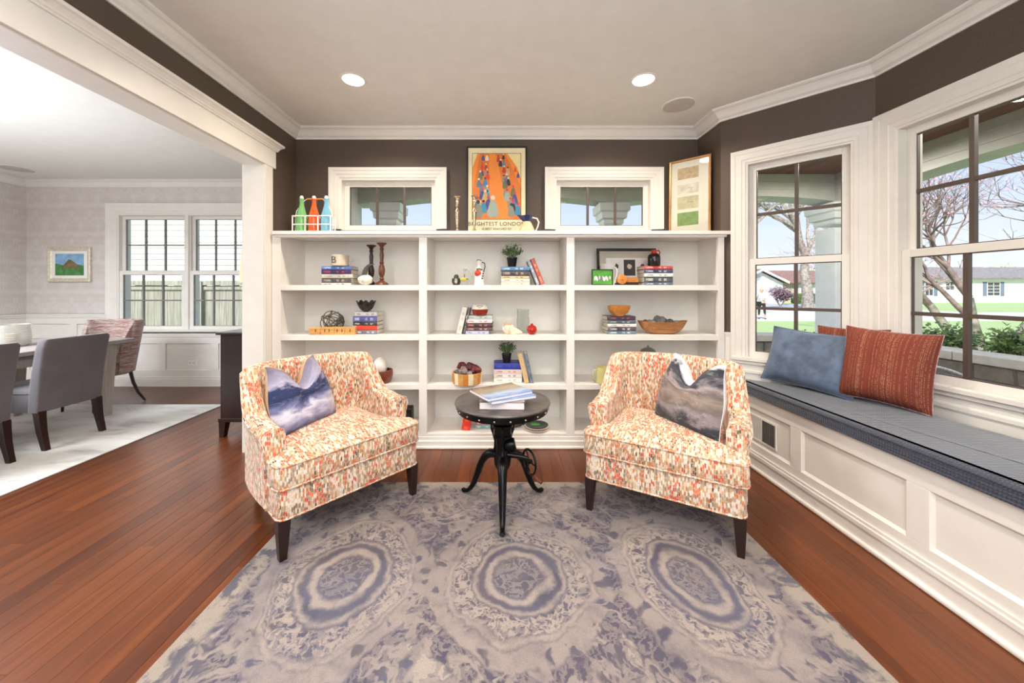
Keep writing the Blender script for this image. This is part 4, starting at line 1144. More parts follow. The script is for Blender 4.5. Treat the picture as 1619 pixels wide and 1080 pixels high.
# large books on the crank table
def cover_photo(name, stops, seed):
    g = Mat(name); gx, gy, gz = g.xyz(g.tc('Generated'))
    n = g.noise(g.vec(gx * 3 + seed, gy * 5, seed), 1.0, 6, .65, .5)
    c = g.ramp(gy + (n - .5) * .5, stops)
    return g.fin(c, .22, coat=.3)
tz = RT + zt_ + .001; tx, ty = -0.002, 2.165
def tbook(label, cx, cy, w, d, h, z, rz, cov):
    return book(label, w, d, h, 'E6DDD8', '8A7A70', (cx + d / 2 * sin(rz), cy - d / 2 * cos(rz), z), rz, group='large books on the crank table', cover=cov)
c1 = cover_photo('brown_print_cover', [(0, 'C9B9B0'), (.4, '8A7468'), (.7, 'D8CEC8'), (1, '6E5A50')], 1)
c2 = cover_photo('coast_photo_cover', [(0, '6A7A58'), (.35, 'A08A78'), (.6, 'C8D2DC'), (1, '7E9AC8')], 4)
c3 = cover_photo('hillside_photo_cover', [(0, '5A4634'), (.3, '9C8668'), (.55, '8E8B84'), (.75, 'A9BCD8'), (1, '6E8CC4')], 8)
pgw = plain('bright_page_block', 'E9E0E0', .8, var=.03, sc=80)
def tbook2(label, cx, cy, w, d, h, z, rz, cov):
    t = book(label, w, d, h, 'E6DDD8', '8A7A70', (cx, cy, z), rz, group='large books on the crank table', cover=cov, pages=pgw)
    for o in t.children: o.location = (0, -d / 2, 0)
    return t
tbook2('thick brown and white book at the bottom of the pile on the crank table', -.002, 2.075, .245, .19, .040, tz, RAD(178), c1)
tbook2('coast photo book in the middle of the pile on the crank table', .018, 2.095, .275, .215, .017, tz + .0405, RAD(206), c2)
tbook2('hillside photo book on top of the pile on the crank table', -.012, 2.10, .29, .225, .017, tz + .058, RAD(212), c3)
# ------------------------------------------------------------ small things on the bookcase
def mb(): return MB()
def circ(cx, cz, r, n=24): return [(cx + r * cos(2 * pi * k / n), cz + r * sin(2 * pi * k / n)) for k in range(n)]
def blob(mbx, c, rx, ry, rz, seed, amp=.18, nu=14, nv=10, mi=0):
    rnd = random.Random(seed); ph = [rnd.uniform(0, 6.28) for _ in range(8)]
    def fn(u, v):
        a = 2 * pi * u; b = pi * (v - .5)
        q = Vector((cos(a) * cos(b), sin(a) * cos(b), sin(b)))
        k = 1 + amp * (sin(3 * q.x + ph[0]) * sin(4 * q.y + ph[1]) + .6 * sin(6 * q.z + ph[2] + 3 * q.x) + .5 * sin(7 * q.y + ph[3] + 5 * q.z))
        return (c[0] + q.x * rx * k, c[1] + q.y * ry * k, c[2] + q.z * rz * k)
    return mbx.grid(fn, nu, nv, mi, wrapu=True)
TT = 1.7525
Yt = 3.14
# bottle carrier
t = thing('bottle_carrier', 'white wire carrier holding three swing top bottles at the end of the top board', 'bottle carrier', (px2x(496.5, 3.11), 3.11, TT))
wx_ = .158
def wire(m, pts, r=.0028, closed=False): m.tube(pts, r, 6, closed=closed)
fr_ = mb()
for z in (.068, .138):
    for y in (-.042, .042): fr_.box(-wx_, wx_, y - .002, y + .002, z, z + .009)
    for x in (-wx_, wx_): fr_.box(x - .002, x + .002, -.042, .042, z, z + .009)
for x in (-wx_, -.053, .053, wx_):
    for y in (-.042, .042): fr_.box(x - .005, x + .005, y - .002, y + .002, 0, .147)
for x in (-.053, .053): fr_.box(x - .002, x + .002, -.042, .042, 0, .012)
fr_.box(-wx_, wx_, -.042, .042, .0, .004)
fr_.build('wire_frame', M['white_gloss'], t, bevel=.001)
hp = [(-wx_, 0, .0)] + [(-wx_, 0, .12), (-wx_ + .01, 0, .19), (-.10, .0, .262), (-.06, .0, .292), (.075, 0, .292), (.10, 0, .262), (wx_ - .01, 0, .19), (wx_, 0, .12), (wx_, 0, 0)]
mb().tube(hp, .003, 6).build('handle_wire', M['white_gloss'], t, smooth=60)
mb().tube([(-.06, 0, .292), (.075, 0, .292)], .007, 10).build('wooden_grip', M['amberwood'], t, smooth=60)
for k, (nm, c) in enumerate((('green', '7FC27A'), ('orange', 'E8642C'), ('sky blue', '7DBBD4'))):
    b = thing('swing_top_bottle', nm + ' tinted swing top bottle standing in the white wire carrier', 'bottle', (px2x(496.5, 3.11) + (-.104 + .104 * k), 3.11, TT + .0045), 0, 'swing top bottles'); b.scale = (1.05, 1.0, 1.16)
    mt = _cglass('tinted_glass_' + nm.replace(' ', '_'), c, .72, .12)
    mb().lathe([(0, 0), (.040, 0), (.043, .006), (.043, .105), (.040, .125), (.028, .165), (.019, .195), (.0155, .215), (.0155, .238), (.018, .242), (.018, .25), (0, .252)], 24).build('glass_body', mt, b, smooth=60)
    mb().lathe([(0, .25), (.014, .25), (.015, .262), (.010, .27), (0, .271)], 16).build('stopper', M['white_gloss'], b, smooth=60)
    mb().tube([(-.016, 0, .225), (-.021, 0, .245), (-.012, 0, .268), (.012, 0, .268), (.022, 0, .245), (.026, 0, .215), (.018, 0, .205)], .0016, 6).build('wire_bail', M['chrome'], b)
# silver candlesticks
for k, (px, lab) in enumerate(((723, 'tarnished silver candlestick standing clear of the poster'), (750, 'tarnished silver candlestick standing in front of the poster'))):
    t = thing('silver_candlestick', lab, 'candlestick', (px2x(px, 3.10), 3.10, TT), 0, 'silver candlesticks')
    s_ = 1.15 + .02 * k
    mb().lathe([(0, 0), (.040, 0), (.041, .004), (.030, .012), (.012, .022), (.014, .034), (.008, .042)], 24).build('foot', M['silver'], t, smooth=50)
    mb().lathe([(.008, .04), (.010, .06), (.016, .11), (.021, .15), (.020, .165), (.009, .180), (.008, .19), (.014, .20), (.016, .225), (.012, .24)], 20, xf=Matrix.Scale(s_, 4, (0, 0, 1))).build('stem', M['silver'], t, smooth=50)
    mb().lathe([(.010, .238 * s_), (.016, .25 * s_), (.013, .26 * s_), (.026, .266 * s_), (.028, .272 * s_), (.012, .276 * s_), (.010, .272 * s_)], 24).build('drip_pan', M['silver'], t, smooth=50)
# poster
yp = 3.285; t = thing('framed_poster', 'framed orange travel poster with pale border leaning between the transoms', 'poster', (px2x(785.5, yp), yp, TT + .001))
t.rotation_euler = (RAD(-2.2), 0, 0)
pw, ph = .256, .80
for sd, m in mitre(-pw, pw, .016, ph, [(0, .010), (.004, .014), (.014, .014)]).items(): m.build('frame', M['black'], t)
bx('print_paper', -pw, pw, -.006, 0, .016, ph, plain('poster_paper', 'EBDDB6', .5, var=.03), t)
ix0, ix1, iz0, iz1 = -.218, .214, .155, .748
MB().box(ix0 - .004, ix1 + .004, -.0068, -.005, iz0 - .004, iz1 + .004).build('key_line', plain('poster_line', '3A332E', .6), t)
MB().box(ix0, ix1, -.0074, -.005, iz0, iz1).build('picture_field', plain('poster_orange', 'EE8A33', .5, var=.04), t)
# generic crowd-like shapes in flat colours on the orange field
def flatshape(poly, col, lift, nm='print_shape'):
    n = len(poly); MB().add([(x, -.0074 - lift, z) for x, z in poly], [tuple(range(n))]).build(nm, _fc(col), t)
_fcs = {}
def _fc(c):
    if c not in _fcs: _fcs[c] = plain('print_ink_' + c, c, .5, var=.04)
    return _fcs[c]
flatshape([(ix0, iz1), (ix0 + .045, iz1), (ix0, .62)], 'E9D79A', .0003)
flatshape([(ix1, iz1), (ix1 - .12, iz1), (ix1 - .03, .62), (ix1, .52)], 'E9D79A', .0003)
for q in ([(-.150, iz1), (-.072, iz1), (-.06, .16), (-.215, .16), (-.215, .42)], [(-.012, iz1), (.075, iz1), (.213, .45), (.213, .16), (.12, .16)]):
    flatshape(q, 'D9772C', .0004)
rq = random.Random(5)
crowd = []
pal = ['3A3230', '5C7A96', 'B63A30', 'E9DFC0', '6A6E4E', '3E86A8', 'D9492E', '4A4E86', '8A8C7C', 'C8A06A', '2F2C34', '9AA69A']
for row in range(9):
    f = row / 8.0; z = .70 - f * .46; sc = .75 + f * .8
    for side in (0, 1):
        xl, xr = (-.140 - .05 * f, -.085 + .02 * f) if side == 0 else (.01 + .10 * f, .07 + .13 * f)
        for q in range(2 if row < 6 else 2):
            crowd.append((xl + (xr - xl) * (q + rq.uniform(.1, .9)) / 2, z + rq.uniform(-.02, .02), sc * rq.uniform(.85, 1.1)))
crowd += [(-.165, .235, 2.0), (-.035, .255, 2.5), (-.085, .36, 1.3), (.165, .60, .6), (.19, .55, .7), (.145, .26, 1.3)]
for k, (x, z, sc) in enumerate(sorted(crowd, key=lambda q: -q[1])):
    c = pal[rq.randrange(len(pal))]; w_, h_ = .022 * sc, .060 * sc
    body = [(x - w_ * .5, z + h_ * .35), (x, z + h_ * .5), (x + w_ * .5, z + h_ * .35), (x + w_ * .95, z - h_ * .3), (x + w_ * .7, z - h_ * .55), (x - w_ * .7, z - h_ * .55), (x - w_ * .95, z - h_ * .3)]
    body = [(max(ix0, min(ix1, a)), max(iz0, min(iz1, b))) for a, b in body]
    flatshape(body, c, .0006 + k * .00003)
    if ix0 + .02 < x < ix1 - .02 and z + h_ * .8 < iz1: flatshape(circ(x, z + h_ * .62, .0085 * sc, 8), rq.choice(['F0D2B0', '3A3230', 'C8402C', 'F0D2B0']), .0007 + k * .00003)
ink = _fc('3E3B34')
text('BRIGHTEST LONDON', .050, ink, t, (.0, -.0072, .112), spacing=1.06)
text('IS BEST REACHED BY', .028, ink, t, (.0, -.0072, .067), spacing=1.02)
rp2 = round_poly([(-.075, .018), (.075, .018), (.075, .046), (-.075, .046)], .012)
flatshape(rp2, 'C8794A', .0004, 'pill_shape')
text('UNDERGROUND', .019, _fc('EBDDB6'), t, (0, -.0080, .032), name='pill_lettering')
# pitcher with blue rim
yq = 3.10; t = thing('glazed_pitcher', 'cream cone shaped pitcher with blue glazed rim in front of the poster', 'pitcher', (px2x(833, yq), yq, TT))
mb().lathe([(0, 0), (.072, 0), (.074, .006), (.040, .085), (.030, .100)], 28).build('body', plain('cream_blue_body', 'E6D4A4', .3), t, smooth=60)
navy = plain('navy_glaze', '2A3560', .2)
def rim(u, v):
    a = 2 * pi * u; r = .030 + .022 * v; sp_ = math.exp(-((a - pi) / .45) ** 2) * .034 * v
    return ((r + sp_) * cos(a), (r) * sin(a), .098 + .048 * v + sp_ * .25)
mb().grid(rim, 32, 6, wrapu=True).build('rim', navy, t, smooth=180)
def rim2(u, v):
    x, y, z = rim(u, 1 - v); return (x * .93, y * .93, z - .0005)
mb().grid(rim2, 32, 6, wrapu=True).build('rim_inside', navy, t, smooth=180)
mb().tube([(.045, 0, .135), (.085, 0, .125), (.100, 0, .095), (.092, 0, .06), (.07, 0, .012)], [.006, .007, .007, .006, .005], 10).build('handle', M['white_gloss'], t, smooth=60)
# leaning map frame in the corner
fx0, fy0, fx1, fy1 = 1.500, 3.325, 1.752, 3.105
aa = math.atan2(fy1 - fy0, fx1 - fx0); fl = math.hypot(fx1 - fx0, fy1 - fy0)
t = thing('framed_prints', 'copper framed column of four small prints propped in the corner', 'framed print', ((fx0 + fx1) / 2, (fy0 + fy1) / 2, TT + .001))
t.rotation_euler = (Matrix.Rotation(aa, 3, 'Z') @ Matrix.Rotation(RAD(-1.5), 3, 'X')).to_euler()
hw = fl / 2; hh = .675
for sd, m in mitre(-hw + .018, hw - .018, .018, hh - .018, [(0, .010), (.004, .016), (.014, .018), (.018, .016)]).items(): m.build('frame', M['copper'], t)
bx('mat_board', -hw + .016, hw - .016, -.006, .0, .016, hh - .016, plain('print_mat', 'E9E1CF', .6, var=.02), t)
for (z0_, z1_, c) in ((.50, .60, 'C8AE86'), (.37, .455, 'D9D2C2'), (.235, .345, 'C9BF9A'), (.09, .205, '7E9A5A')):
    bx('print', -hw + .070, hw - .095, -.0072, -.005, z0_, z1_, plain('print_' + c, c, .6, var=.1, sc=20), t)
    MB().tube([(-.02, -.0078, (z0_ + z1_) / 2), (.0, -.0078, (z0_ + z1_) / 2 + .010), (.012, -.0078, (z0_ + z1_) / 2), (.03, -.0078, (z0_ + z1_) / 2 + .002)], .0012, 5).build('ink_sketch', _fc('6A6250'), t)
MB().add([(-hw + .018, -.012, .018), (hw - .018, -.012, .018), (hw - .018, -.012, hh - .018), (-hw + .018, -.012, hh - .018)], [(0, 1, 2, 3)]).build('glazing', M['glass'], t)

# ---- upper shelf, first bay
Ys = 3.07
def at(px, Y=Ys): return px2x(px, Y)
def hp_(px, Y=Ys): return px * Y / F
def mug(name, label, cat, px, z, r, h, col, hs, Y=Ys, taper=1.0, letter=None):
    t = thing(name, label, cat, (at(px, Y), Y, z + .0008)); m = plain('glaze_' + col, col, .3)
    mb().lathe([(0, 0), (r * .92 * taper, 0), (r * taper, .004), (r, h), (r - .003, h), (r * taper - .004, .006), (0, .005)], 28).build('cup', m, t, smooth=40)
    mb().tube([(hs * r * .98, 0, h * .82), (hs * (r + .018), 0, h * .80), (hs * (r + .026), 0, h * .55), (hs * (r + .018), 0, h * .25), (hs * r * .97, 0, h * .2)], .0045, 8).build('handle', m, t, smooth=60)
    if letter: text(letter, h * .85, _fc('55473A'), t, (-r * .35, -r - .0008, h * .5), name='letter')
    return t
mug('letter_mug', 'pale stoneware mug with a dark letter on the stack of books', 'mug', 538, za, .068, .092, 'CDBFAA', 1, letter='B')
def turned(label, px, Y, h, m, s=1.0):
    t = thing('wooden_candlestick', label, 'candlestick', (at(px, Y), Y, Z1 + .0008), 0, 'turned wooden candlesticks')
    mb().lathe([(0, 0), (.056 * s, 0), (.058 * s, .006), (.050 * s, .018), (.028 * s, .030), (.016, .040)], 28).build('foot', m, t, smooth=45)
    k = h / .33
    mb().lathe([(.014, .038 * k), (.019, .050 * k), (.013, .062 * k), (.023, .085 * k), (.027, .12 * k), (.020, .150 * k), (.014, .165 * k), (.019, .175 * k), (.014, .185 * k), (.018, .24 * k), (.012, .27 * k), (.018, .28 * k), (.012, .295 * k), (.020, .305 * k)], 24).build('stem', m, t, smooth=45)
    mb().lathe([(.012, .300 * k), (.026, .314 * k), (.039, .322 * k), (.040, .33 * k), (.03, .331 * k), (.008, .322 * k)], 24).build('cup', m, t, smooth=45)
turned('black turned wooden candlestick behind the white rock', 587, 3.17, .345, M['darkwood'], .8)
turned('brown turned wooden candlestick beside the white rock', 603.5, 3.06, .350, M['browncandle'])
t = thing('shell_ornament', 'round white shell ornament with a dark curved horn in front of the candlesticks', 'ornament', (at(578, 3.03), 3.03, Z1 + .0008))
blob(mb(), (0, 0, .042), .062, .045, .042, 4, .06, 20, 14).build('shell_body', plain('shell_white', 'EFE6D4', .4, var=.12, sc=30), t, smooth=180)
hpts = [(-.012, 0, .075), (-.008, 0, .105), (.004, 0, .135), (.022, 0, .158), (.045, 0, .168), (.075, 0, .170)]
mb().tube(hpts, [.024, .022, .018, .013, .008, .002], 14, flat=.5).build('horn', plain('horn_grey', '4A4744', .4, var=.2), t, smooth=60)

# ---- upper shelf, middle bay
t = thing('penguin_figurine', 'small black and grey bird figurine by the glass dome', 'figurine', (at(721.5), Ys, Z1 + .0008))
mb().lathe([(0, 0), (.026, .002), (.033, .02), (.030, .045), (.020, .062), (.021, .074), (.012, .088), (0, .09)], 20).build('body', plain('figurine_black', '3A3835', .5, var=.3, sc=60), t, smooth=60)
mb().lathe([(0, 0), (.016, .002), (.018, .02), (.012, .04), (0, .045)], 14, (0, -.018, .012)).build('breast', plain('figurine_grey', 'B9B2A6', .6, var=.3, sc=60), t, smooth=60)
for sx in (-1, 1): blob(mb(), (sx * .029, 0, .036), .008, .014, .026, 7, .05, 10, 8).build('wing', M['black'], t, smooth=180)
for sx in (-1, 1): blob(mb(), (sx * .012, -.008, .004), .010, .012, .004, 7, .05, 8, 6).build('foot', M['black'], t, smooth=180)
t = thing('lemon_cruet', 'little glass cruet jug painted with a yellow lemon beside the bird figurine', 'cruet', (at(735), Ys, Z1 + .0008))
mb().lathe([(0, .0), (.036, .0), (.042, .01), (.043, .035), (.034, .062), (.014, .085), (.010, .115), (.018, .135), (.017, .135), (.009, .115)], 24).build('glass_body', M['vaseglass'], t, smooth=60)
blob(mb(), (-.006, -.030, .048), .032, .014, .017, 3, .06, 16, 10).build('painted_lemon', plain('lemon', 'C9BE5A', .5), t, smooth=180)
for a_, b_ in (((.0, -.036, .055), (.0, -.036, .094)), ((.0, -.036, .055), (.036, -.034, .048))):
    mb().tube([a_, tuple((Vector(a_) + Vector(b_)) / 2), b_], [.002, .006, .001], 8).build('leaf', plain('olive_leaf', '6A7040', .5), t, smooth=60)
mb().tube([(.038, 0, .03), (.060, 0, .055), (.052, 0, .09), (.034, 0, .115), (.014, 0, .128)], .003, 8).build('handle', M['vaseglass'], t, smooth=60)
t = thing('tomato_cruet', 'white cruet jug painted with a red tomato and leaves', 'cruet', (at(757.5), Ys, Z1 + .0008))
mb().lathe([(0, 0), (.040, 0), (.043, .006), (.036, .06), (.038, .10), (.030, .135), (.018, .155), (.017, .185), (.024, .200), (.022, .20), (.014, .185)], 26).build('body', M['white_gloss'], t, smooth=60)
blob(mb(), (-.008, -.026, .098), .029, .018, .030, 5, .04, 18, 12).build('painted_tomato', plain('tomato', 'D8401F', .35), t, smooth=180)
for k, p in enumerate(((-.012, -.038, .132), (.004, -.036, .134), (.020, -.032, .128), (.031, -.026, .075), (.028, -.03, .055), (.033, -.024, .095))):
    blob(mb(), p, .010, .004, .006, k, .1, 8, 6).build('leaf', plain('sage_leaf', '4E5E3A', .5), t, smooth=180)
mb().tube([(.022, 0, .19), (.045, 0, .185), (.050, 0, .155), (.040, 0, .12), (.036, 0, .105)], .004, 8).build('handle', _fc('3A3230'), t, smooth=60)
mb().tube([(-.022, -.0, .197), (-.008, -.012, .212), (.012, -.012, .206), (.02, 0, .2)], .003, 8).build('lip', _fc('3A3230'), t, smooth=60)
def potted(label, px, z, Y, pr, phh, fr, fh, seed, nleaf=420, big=1.0):
    t = thing('potted_plant', label, 'plant', (at(px, Y), Y, z + .0008), 0, 'small potted plants')
    mb().lathe([(0, 0), (pr * .72, 0), (pr * .74, .004), (pr * .96, phh * .86), (pr, phh * .88), (pr, phh), (pr * .9, phh), (pr * .86, phh * .9), (0, phh * .9)], 28).build('pot', M['black'], t, smooth=40)
    rnd = random.Random(seed); m = mb(); st = mb()
    for k in range(46):
        a = rnd.uniform(0, 2 * pi); q = rnd.uniform(.1, 1) ** .6; tp = Vector((fr * q * cos(a), fr * q * sin(a) * .8, phh + fh * (1 - .55 * q * q) * rnd.uniform(.7, 1)))
        b0 = Vector((pr * .4 * cos(a) * q, pr * .4 * sin(a) * q, phh * .9)); mid = (b0 + tp) / 2 + Vector((0, 0, .012))
        st.tube([b0, mid, tp], [.0014, .0012, .0007], 4)
        for j in range(nleaf // 46):
            p = b0.lerp(tp, rnd.uniform(.45, 1.05)) + Vector((rnd.gauss(0, .006), rnd.gauss(0, .006), rnd.gauss(0, .005)))
            d = Vector((rnd.gauss(0, 1), rnd.gauss(0, 1), rnd.gauss(.5, .8))).normalized(); s1 = d.cross(Vector((rnd.random(), rnd.random(), rnd.random()))).normalized()
            L = .012 * big * rnd.uniform(.8, 1.3); w_ = .0042 * big
            m.add([p, p + d * L * .5 + s1 * w_, p + d * L, p + d * L * .5 - s1 * w_], [(0, 1, 2, 3)])
    st.build('stems', plain('plant_stem', '5A6A3C', .7), t)
    o = m.build('foliage', M['leafdark'], t); o['kind'] = 'stuff'
potted('small leafy plant in a black pot on the books in the upper shelf', 809.5, zc_, Ys + .05, .046, .082, .095, .125, 3, 700)
potted('small leafy plant in a black pot on the books behind the crank table', 801, zh, Ys + .03, .042, .075, .085, .108, 9, 760)

# ---- upper shelf, third bay
yk = 3.22; t = thing('triptych_frame', 'wide black frame with three small dark prints on the upper shelf', 'picture frame', (at(991, yk), yk, Z1 + .001)); t.rotation_euler = (RAD(-4), 0, 0)
hw = hp_(94, yk) / 2; hh = .325
for sd, m in mitre(-hw + .024, hw - .024, .024, hh - .024, [(0, .006), (.004, .012), (.020, .014), (.024, .012)]).items(): m.build('frame', M['black'], t)
bx('mat_board', -hw + .02, hw - .02, -.004, .0, .02, hh - .02, plain('grey_mat', 'B5AEA0', .7, var=.02), t)
bx('inner_mat', -hw + .08, hw - .07, -.006, .0, .05, hh - .085, plain('inner_white_mat', 'E2DFDC', .7, var=.02), t)
for k, (c, d) in enumerate((('DAD8D4', '3A3634'), ('33302F', 'CDBBA6'), ('DEDCD8', '5A4438'))):
    xc = -.09 + k * .115
    bx('print', xc - .05, xc + .05, -.008, .0, .085, .225, _fc(c), t)
    blob(mb(), (xc, -.008, .165), .020, .002, .024, k, .1, 14, 8).build('print_motif', _fc(d), t, smooth=180)
yk = 3.06; t = thing('green_photo_frame', 'small black framed photo of a group on green grass, front of shelf', 'picture frame', (at(952, yk), yk, Z1 + .001), RAD(3)); 
hw = hp_(34, yk) / 2; hh = hp_(25, yk)
for sd, m in mitre(-hw + .007, hw - .007, .007, hh - .007, [(0, .010), (.007, .010)]).items(): m.build('frame', M['black'], t)
bx('photo', -hw + .005, hw - .005, -.006, .004, .005, hh - .005, plain('photo_green', '55A03C', .35, var=.15, sc=25), t)
rq = random.Random(2)
for k in range(14):
    x = -hw * .7 + k * hw * .108; blob(mb(), (x, -.0068, hh * (.42 + .05 * sin(k * 2.1))), .0075, .001, .016, k, .1, 8, 6).build('photo_figure', _fc(rq.choice(['ECE9EC', 'C9BFD2', '7A7488', 'E2D6C8'])), t)
t = thing('ribbon_tankard', 'white mug with a ribbon loop behind the green photo frame', 'mug', (at(960.5, 3.13), 3.13, Z1 + .0008))
mb().lathe([(0, 0), (.060, 0), (.062, .006), (.060, .16), (.068, .178), (.066, .18), (.058, .176), (.052, .16)], 28).build('cup', M['white_gloss'], t, smooth=45)
mb().tube([(.055, -.02, .155), (.078, -.02, .13), (.070, -.03, .09), (.058, -.035, .05), (.050, -.04, .004)], [.006, .008, .007, .006, .006], 8, flat=.35).build('ribbon', M['white_gloss'], t, smooth=60)
t = thing('wooden_disc_toy', 'round amber wooden disc on a stand in front of the triptych frame', 'ornament', (at(983, 3.05), 3.05, Z1 + .0008))
mb().lathe([(0, -.012), (.036, -.012), (.041, -.008), (.041, .008), (.036, .012), (.008, .012), (.006, .016), (0, .017)], 28, xf=Matrix.Translation((0, 0, .047)) @ Matrix.Rotation(pi / 2, 4, 'X')).build('disc', M['amberwood'], t, smooth=45)
mb().box(-.05, .04, -.01, .03, 0, .018).build('stand', M['darkwood'], t, bevel=.003)
t = thing('wooden_box', 'flat light wooden block behind the wooden disc', 'box', (at(999, 3.12), 3.12, Z1 + .0008))
mb().box(-.05, .045, -.03, .03, 0, .025).build('dark_base', M['darkwood'], t, bevel=.002); mb().box(-.05, .045, -.03, .03, .025, .066).build('light_block', M['amberwood'], t, bevel=.002)
t = thing('stoneware_jug', 'small black stoneware jug with dripping red neck on the books', 'jug', (at(1034), Ys, zd + .0008))
mb().lathe([(0, 0), (.044, 0), (.050, .008), (.050, .072), (.044, .09), (.030, .10)], 26).build('body', plain('jug_black', '1E1A1C', .2), t, smooth=45)
rj = plain('jug_red', 'B32A22', .22)
mb().lathe([(.031, .099), (.022, .108), (.020, .122), (.024, .126), (.023, .132), (.012, .131)], 24).build('neck', rj, t, smooth=60)
mb().tube([(.018, 0, .125), (.040, 0, .128), (.050, 0, .112), (.042, 0, .092)], .005, 8).build('handle', rj, t, smooth=60)

# ---- second shelf
t = thing('wooden_toy_train', 'flat light wooden puzzle block lying before the wire ball', 'wooden toy', (at(526, 3.02), 3.02, Z2 + .0008))
wv = hp_(37, 3.02)
for k, (a, b) in enumerate(((-wv, -.09), (-.088, .02), (.022, .105), (.107, wv))):
    o = mb().box(a, b, -.02, .02, 0, .062).build('block', M['lightwood'], t, bevel=.016 if k == 0 else .003, seg=4)
for k, x in enumerate((-.13, -.055, -.02, .045, .085, .15)):
    mb().box(x - .003, x + .003, -.0215, -.0195, .022, .046).build('carved_mark', _fc('3A3230'), t)
t = thing('wire_sphere', 'openwork iron wire ball on the second shelf of the first bay', 'ornament', (at(525.5, 3.15), 3.15, Z2 + .0008))
m = mb(); rq = random.Random(8); R_ = .094
for k in range(13):
    ax = Vector((rq.gauss(0, 1), rq.gauss(0, 1), rq.gauss(0, 1))).normalized(); u_ = ax.orthogonal().normalized(); v_ = ax.cross(u_); hgt_ = rq.uniform(.15, .75) * R_; rr = math.sqrt(R_ * R_ - hgt_ * hgt_)
    m.tube([ax * hgt_ + u_ * rr * cos(a) + v_ * rr * sin(a) + Vector((0, 0, R_)) for a in [2 * pi * j / 28 for j in range(28)]], .0035, 6, closed=True)
m.build('wire_hoops', plain('iron_wire', '6E665C', .4, .8), t, smooth=60)
t = thing('flower_bowl', 'dark pewter bowl shaped like an open flower on the stack of books', 'bowl', (at(579), Ys, ze + .0008))
def petal(u, v):
    a = 2 * pi * u; r = .012 + .062 * v ** .7 * (1 + .13 * cos(5 * a) * v); z = .004 + .085 * v ** 1.6 * (1 + .28 * cos(5 * a) * v) * .85
    return (r * cos(a), r * sin(a), z)
def petal_in(u, v):
    x, y, z = petal(u, 1 - v); return (x * .93, y * .93, z + .002)
pwt = plain('pewter', '4A4540', .35, .6, var=.3, sc=30)
mb().grid(petal, 40, 8, wrapu=True).build('bowl_outside', pwt, t, smooth=180); mb().grid(petal_in, 40, 8, wrapu=True).build('bowl_inside', pwt, t, smooth=180)
mb().lathe([(0, 0), (.022, 0), (.018, .006), (0, .008)], 16).build('foot', pwt, t)
t = thing('red_white_box', 'rounded red and white lacquered box on the stack beside the ivory book', 'box', (at(759), Ys, zf + .0008))
mb().lathe([(0, 0), (.050, 0), (.064, .018), (.072, .046), (.070, .050), (0, .050)], 8, xf=Matrix.Rotation(pi / 8, 4, 'Z')).build('base', plain('oxblood_lacquer', '8C2A1C', .25), t, bevel=.003)
mb().lathe([(0, .0505), (.070, .0505), (.071, .054), (.058, .086), (.05, .09), (0, .091)], 8, xf=Matrix.Rotation(pi / 8, 4, 'Z')).build('lid', plain('cream_lacquer', 'E9E2D4', .25), t, bevel=.003)
for sx in (-1, 1): mb().tube([(0, -.066, .062), (sx * .012, -.062, .072), (sx * .026, -.060, .078), (sx * .018, -.056, .084), (0, -.058, .080)], .0025, 6).build('painted_scroll', _fc('7A5A2A'), t)
t = thing('conch_shell', 'pale conch shell lying on the second shelf of the middle bay', 'shell', (at(809, 3.04), 3.04, Z2 + .0008), RAD(-8))
def conch(u, v):
    a = 2 * pi * u; x = -.075 + .165 * v; prof = (.012 + .058 * math.sin(min(1, v / .34) * pi / 2)) if v < .34 else .070 * (1 - (v - .34) / .66) ** .85 + .001
    prof *= 1 + .16 * cos(3 * a + 14 * v) * (1 - v) ** .5
    return (x, prof * .62 * sin(a), .046 + prof * .72 * cos(a) - .030 * v)
mb().grid(conch, 28, 26, wrapu=True).build('whorl', plain('shell_cream', 'EBDCC2', .4, var=.12, sc=22), t, smooth=180)
for k in range(4): mb().tube([(-.06 + k * .018, -.01, .08), (-.066 + k * .018, -.012, .106 - k * .004)], [.010, .001], 8).build('spine', plain('shell_spine', 'C9A078', .5), t, smooth=60)
t = thing('glass_vase', 'clear glass vase behind the conch shell', 'vase', (at(827, 3.16), 3.16, Z2 + .0008))
mb().lathe([(0, 0), (.044, 0), (.050, .01), (.056, .10), (.050, .145), (.054, .20), (.0525, .20), (.048, .145), (.053, .10), (.046, .014), (0, .01)], 28).build('glass_body', M['vaseglass'], t, smooth=60)
t = thing('ceramic_pomegranate', 'glossy red ceramic pomegranate on the second shelf', 'ornament', (at(841, 3.03), 3.03, Z2 + .0008))
rp3 = plain('pomegranate_red', 'B02418', .12)
mb().lathe([(0, 0), (.018, .001), (.034, .012), (.041, .036), (.036, .060), (.020, .074), (.010, .078)], 28).build('fruit', rp3, t, smooth=60)
def crownf(u, v):
    a = 2 * pi * u; return ((.009 + .004 * v) * cos(a), (.009 + .004 * v) * sin(a), .076 + v * (.011 + .005 * cos(5 * a)))
mb().grid(crownf, 20, 3, wrapu=True).build('crown', rp3, t, smooth=180)
def bowl(name, label, cat, px, Y, z, r, h, m, foot=.5, wall=.006, rimr=1.0):
    t = thing(name, label, cat, (at(px, Y), Y, z + .0008))
    mb().lathe([(0, 0), (r * foot, 0), (r * foot * 1.02, .004), (r * (foot + (1 - foot) * .62), h * .32), (r * .97, h * .72), (r * rimr, h), (r * rimr - wall, h), (r * .9, h * .7), (r * foot, h * .22), (0, h * .16)], 40).build('bowl_body', m, t, smooth=50)
    return t
t = bowl('amber_bowl', 'small turned amber wood bowl on the stack of books', 'bowl', 978.5, Ys, zg, .091, .085, M['amberwood'], .42)
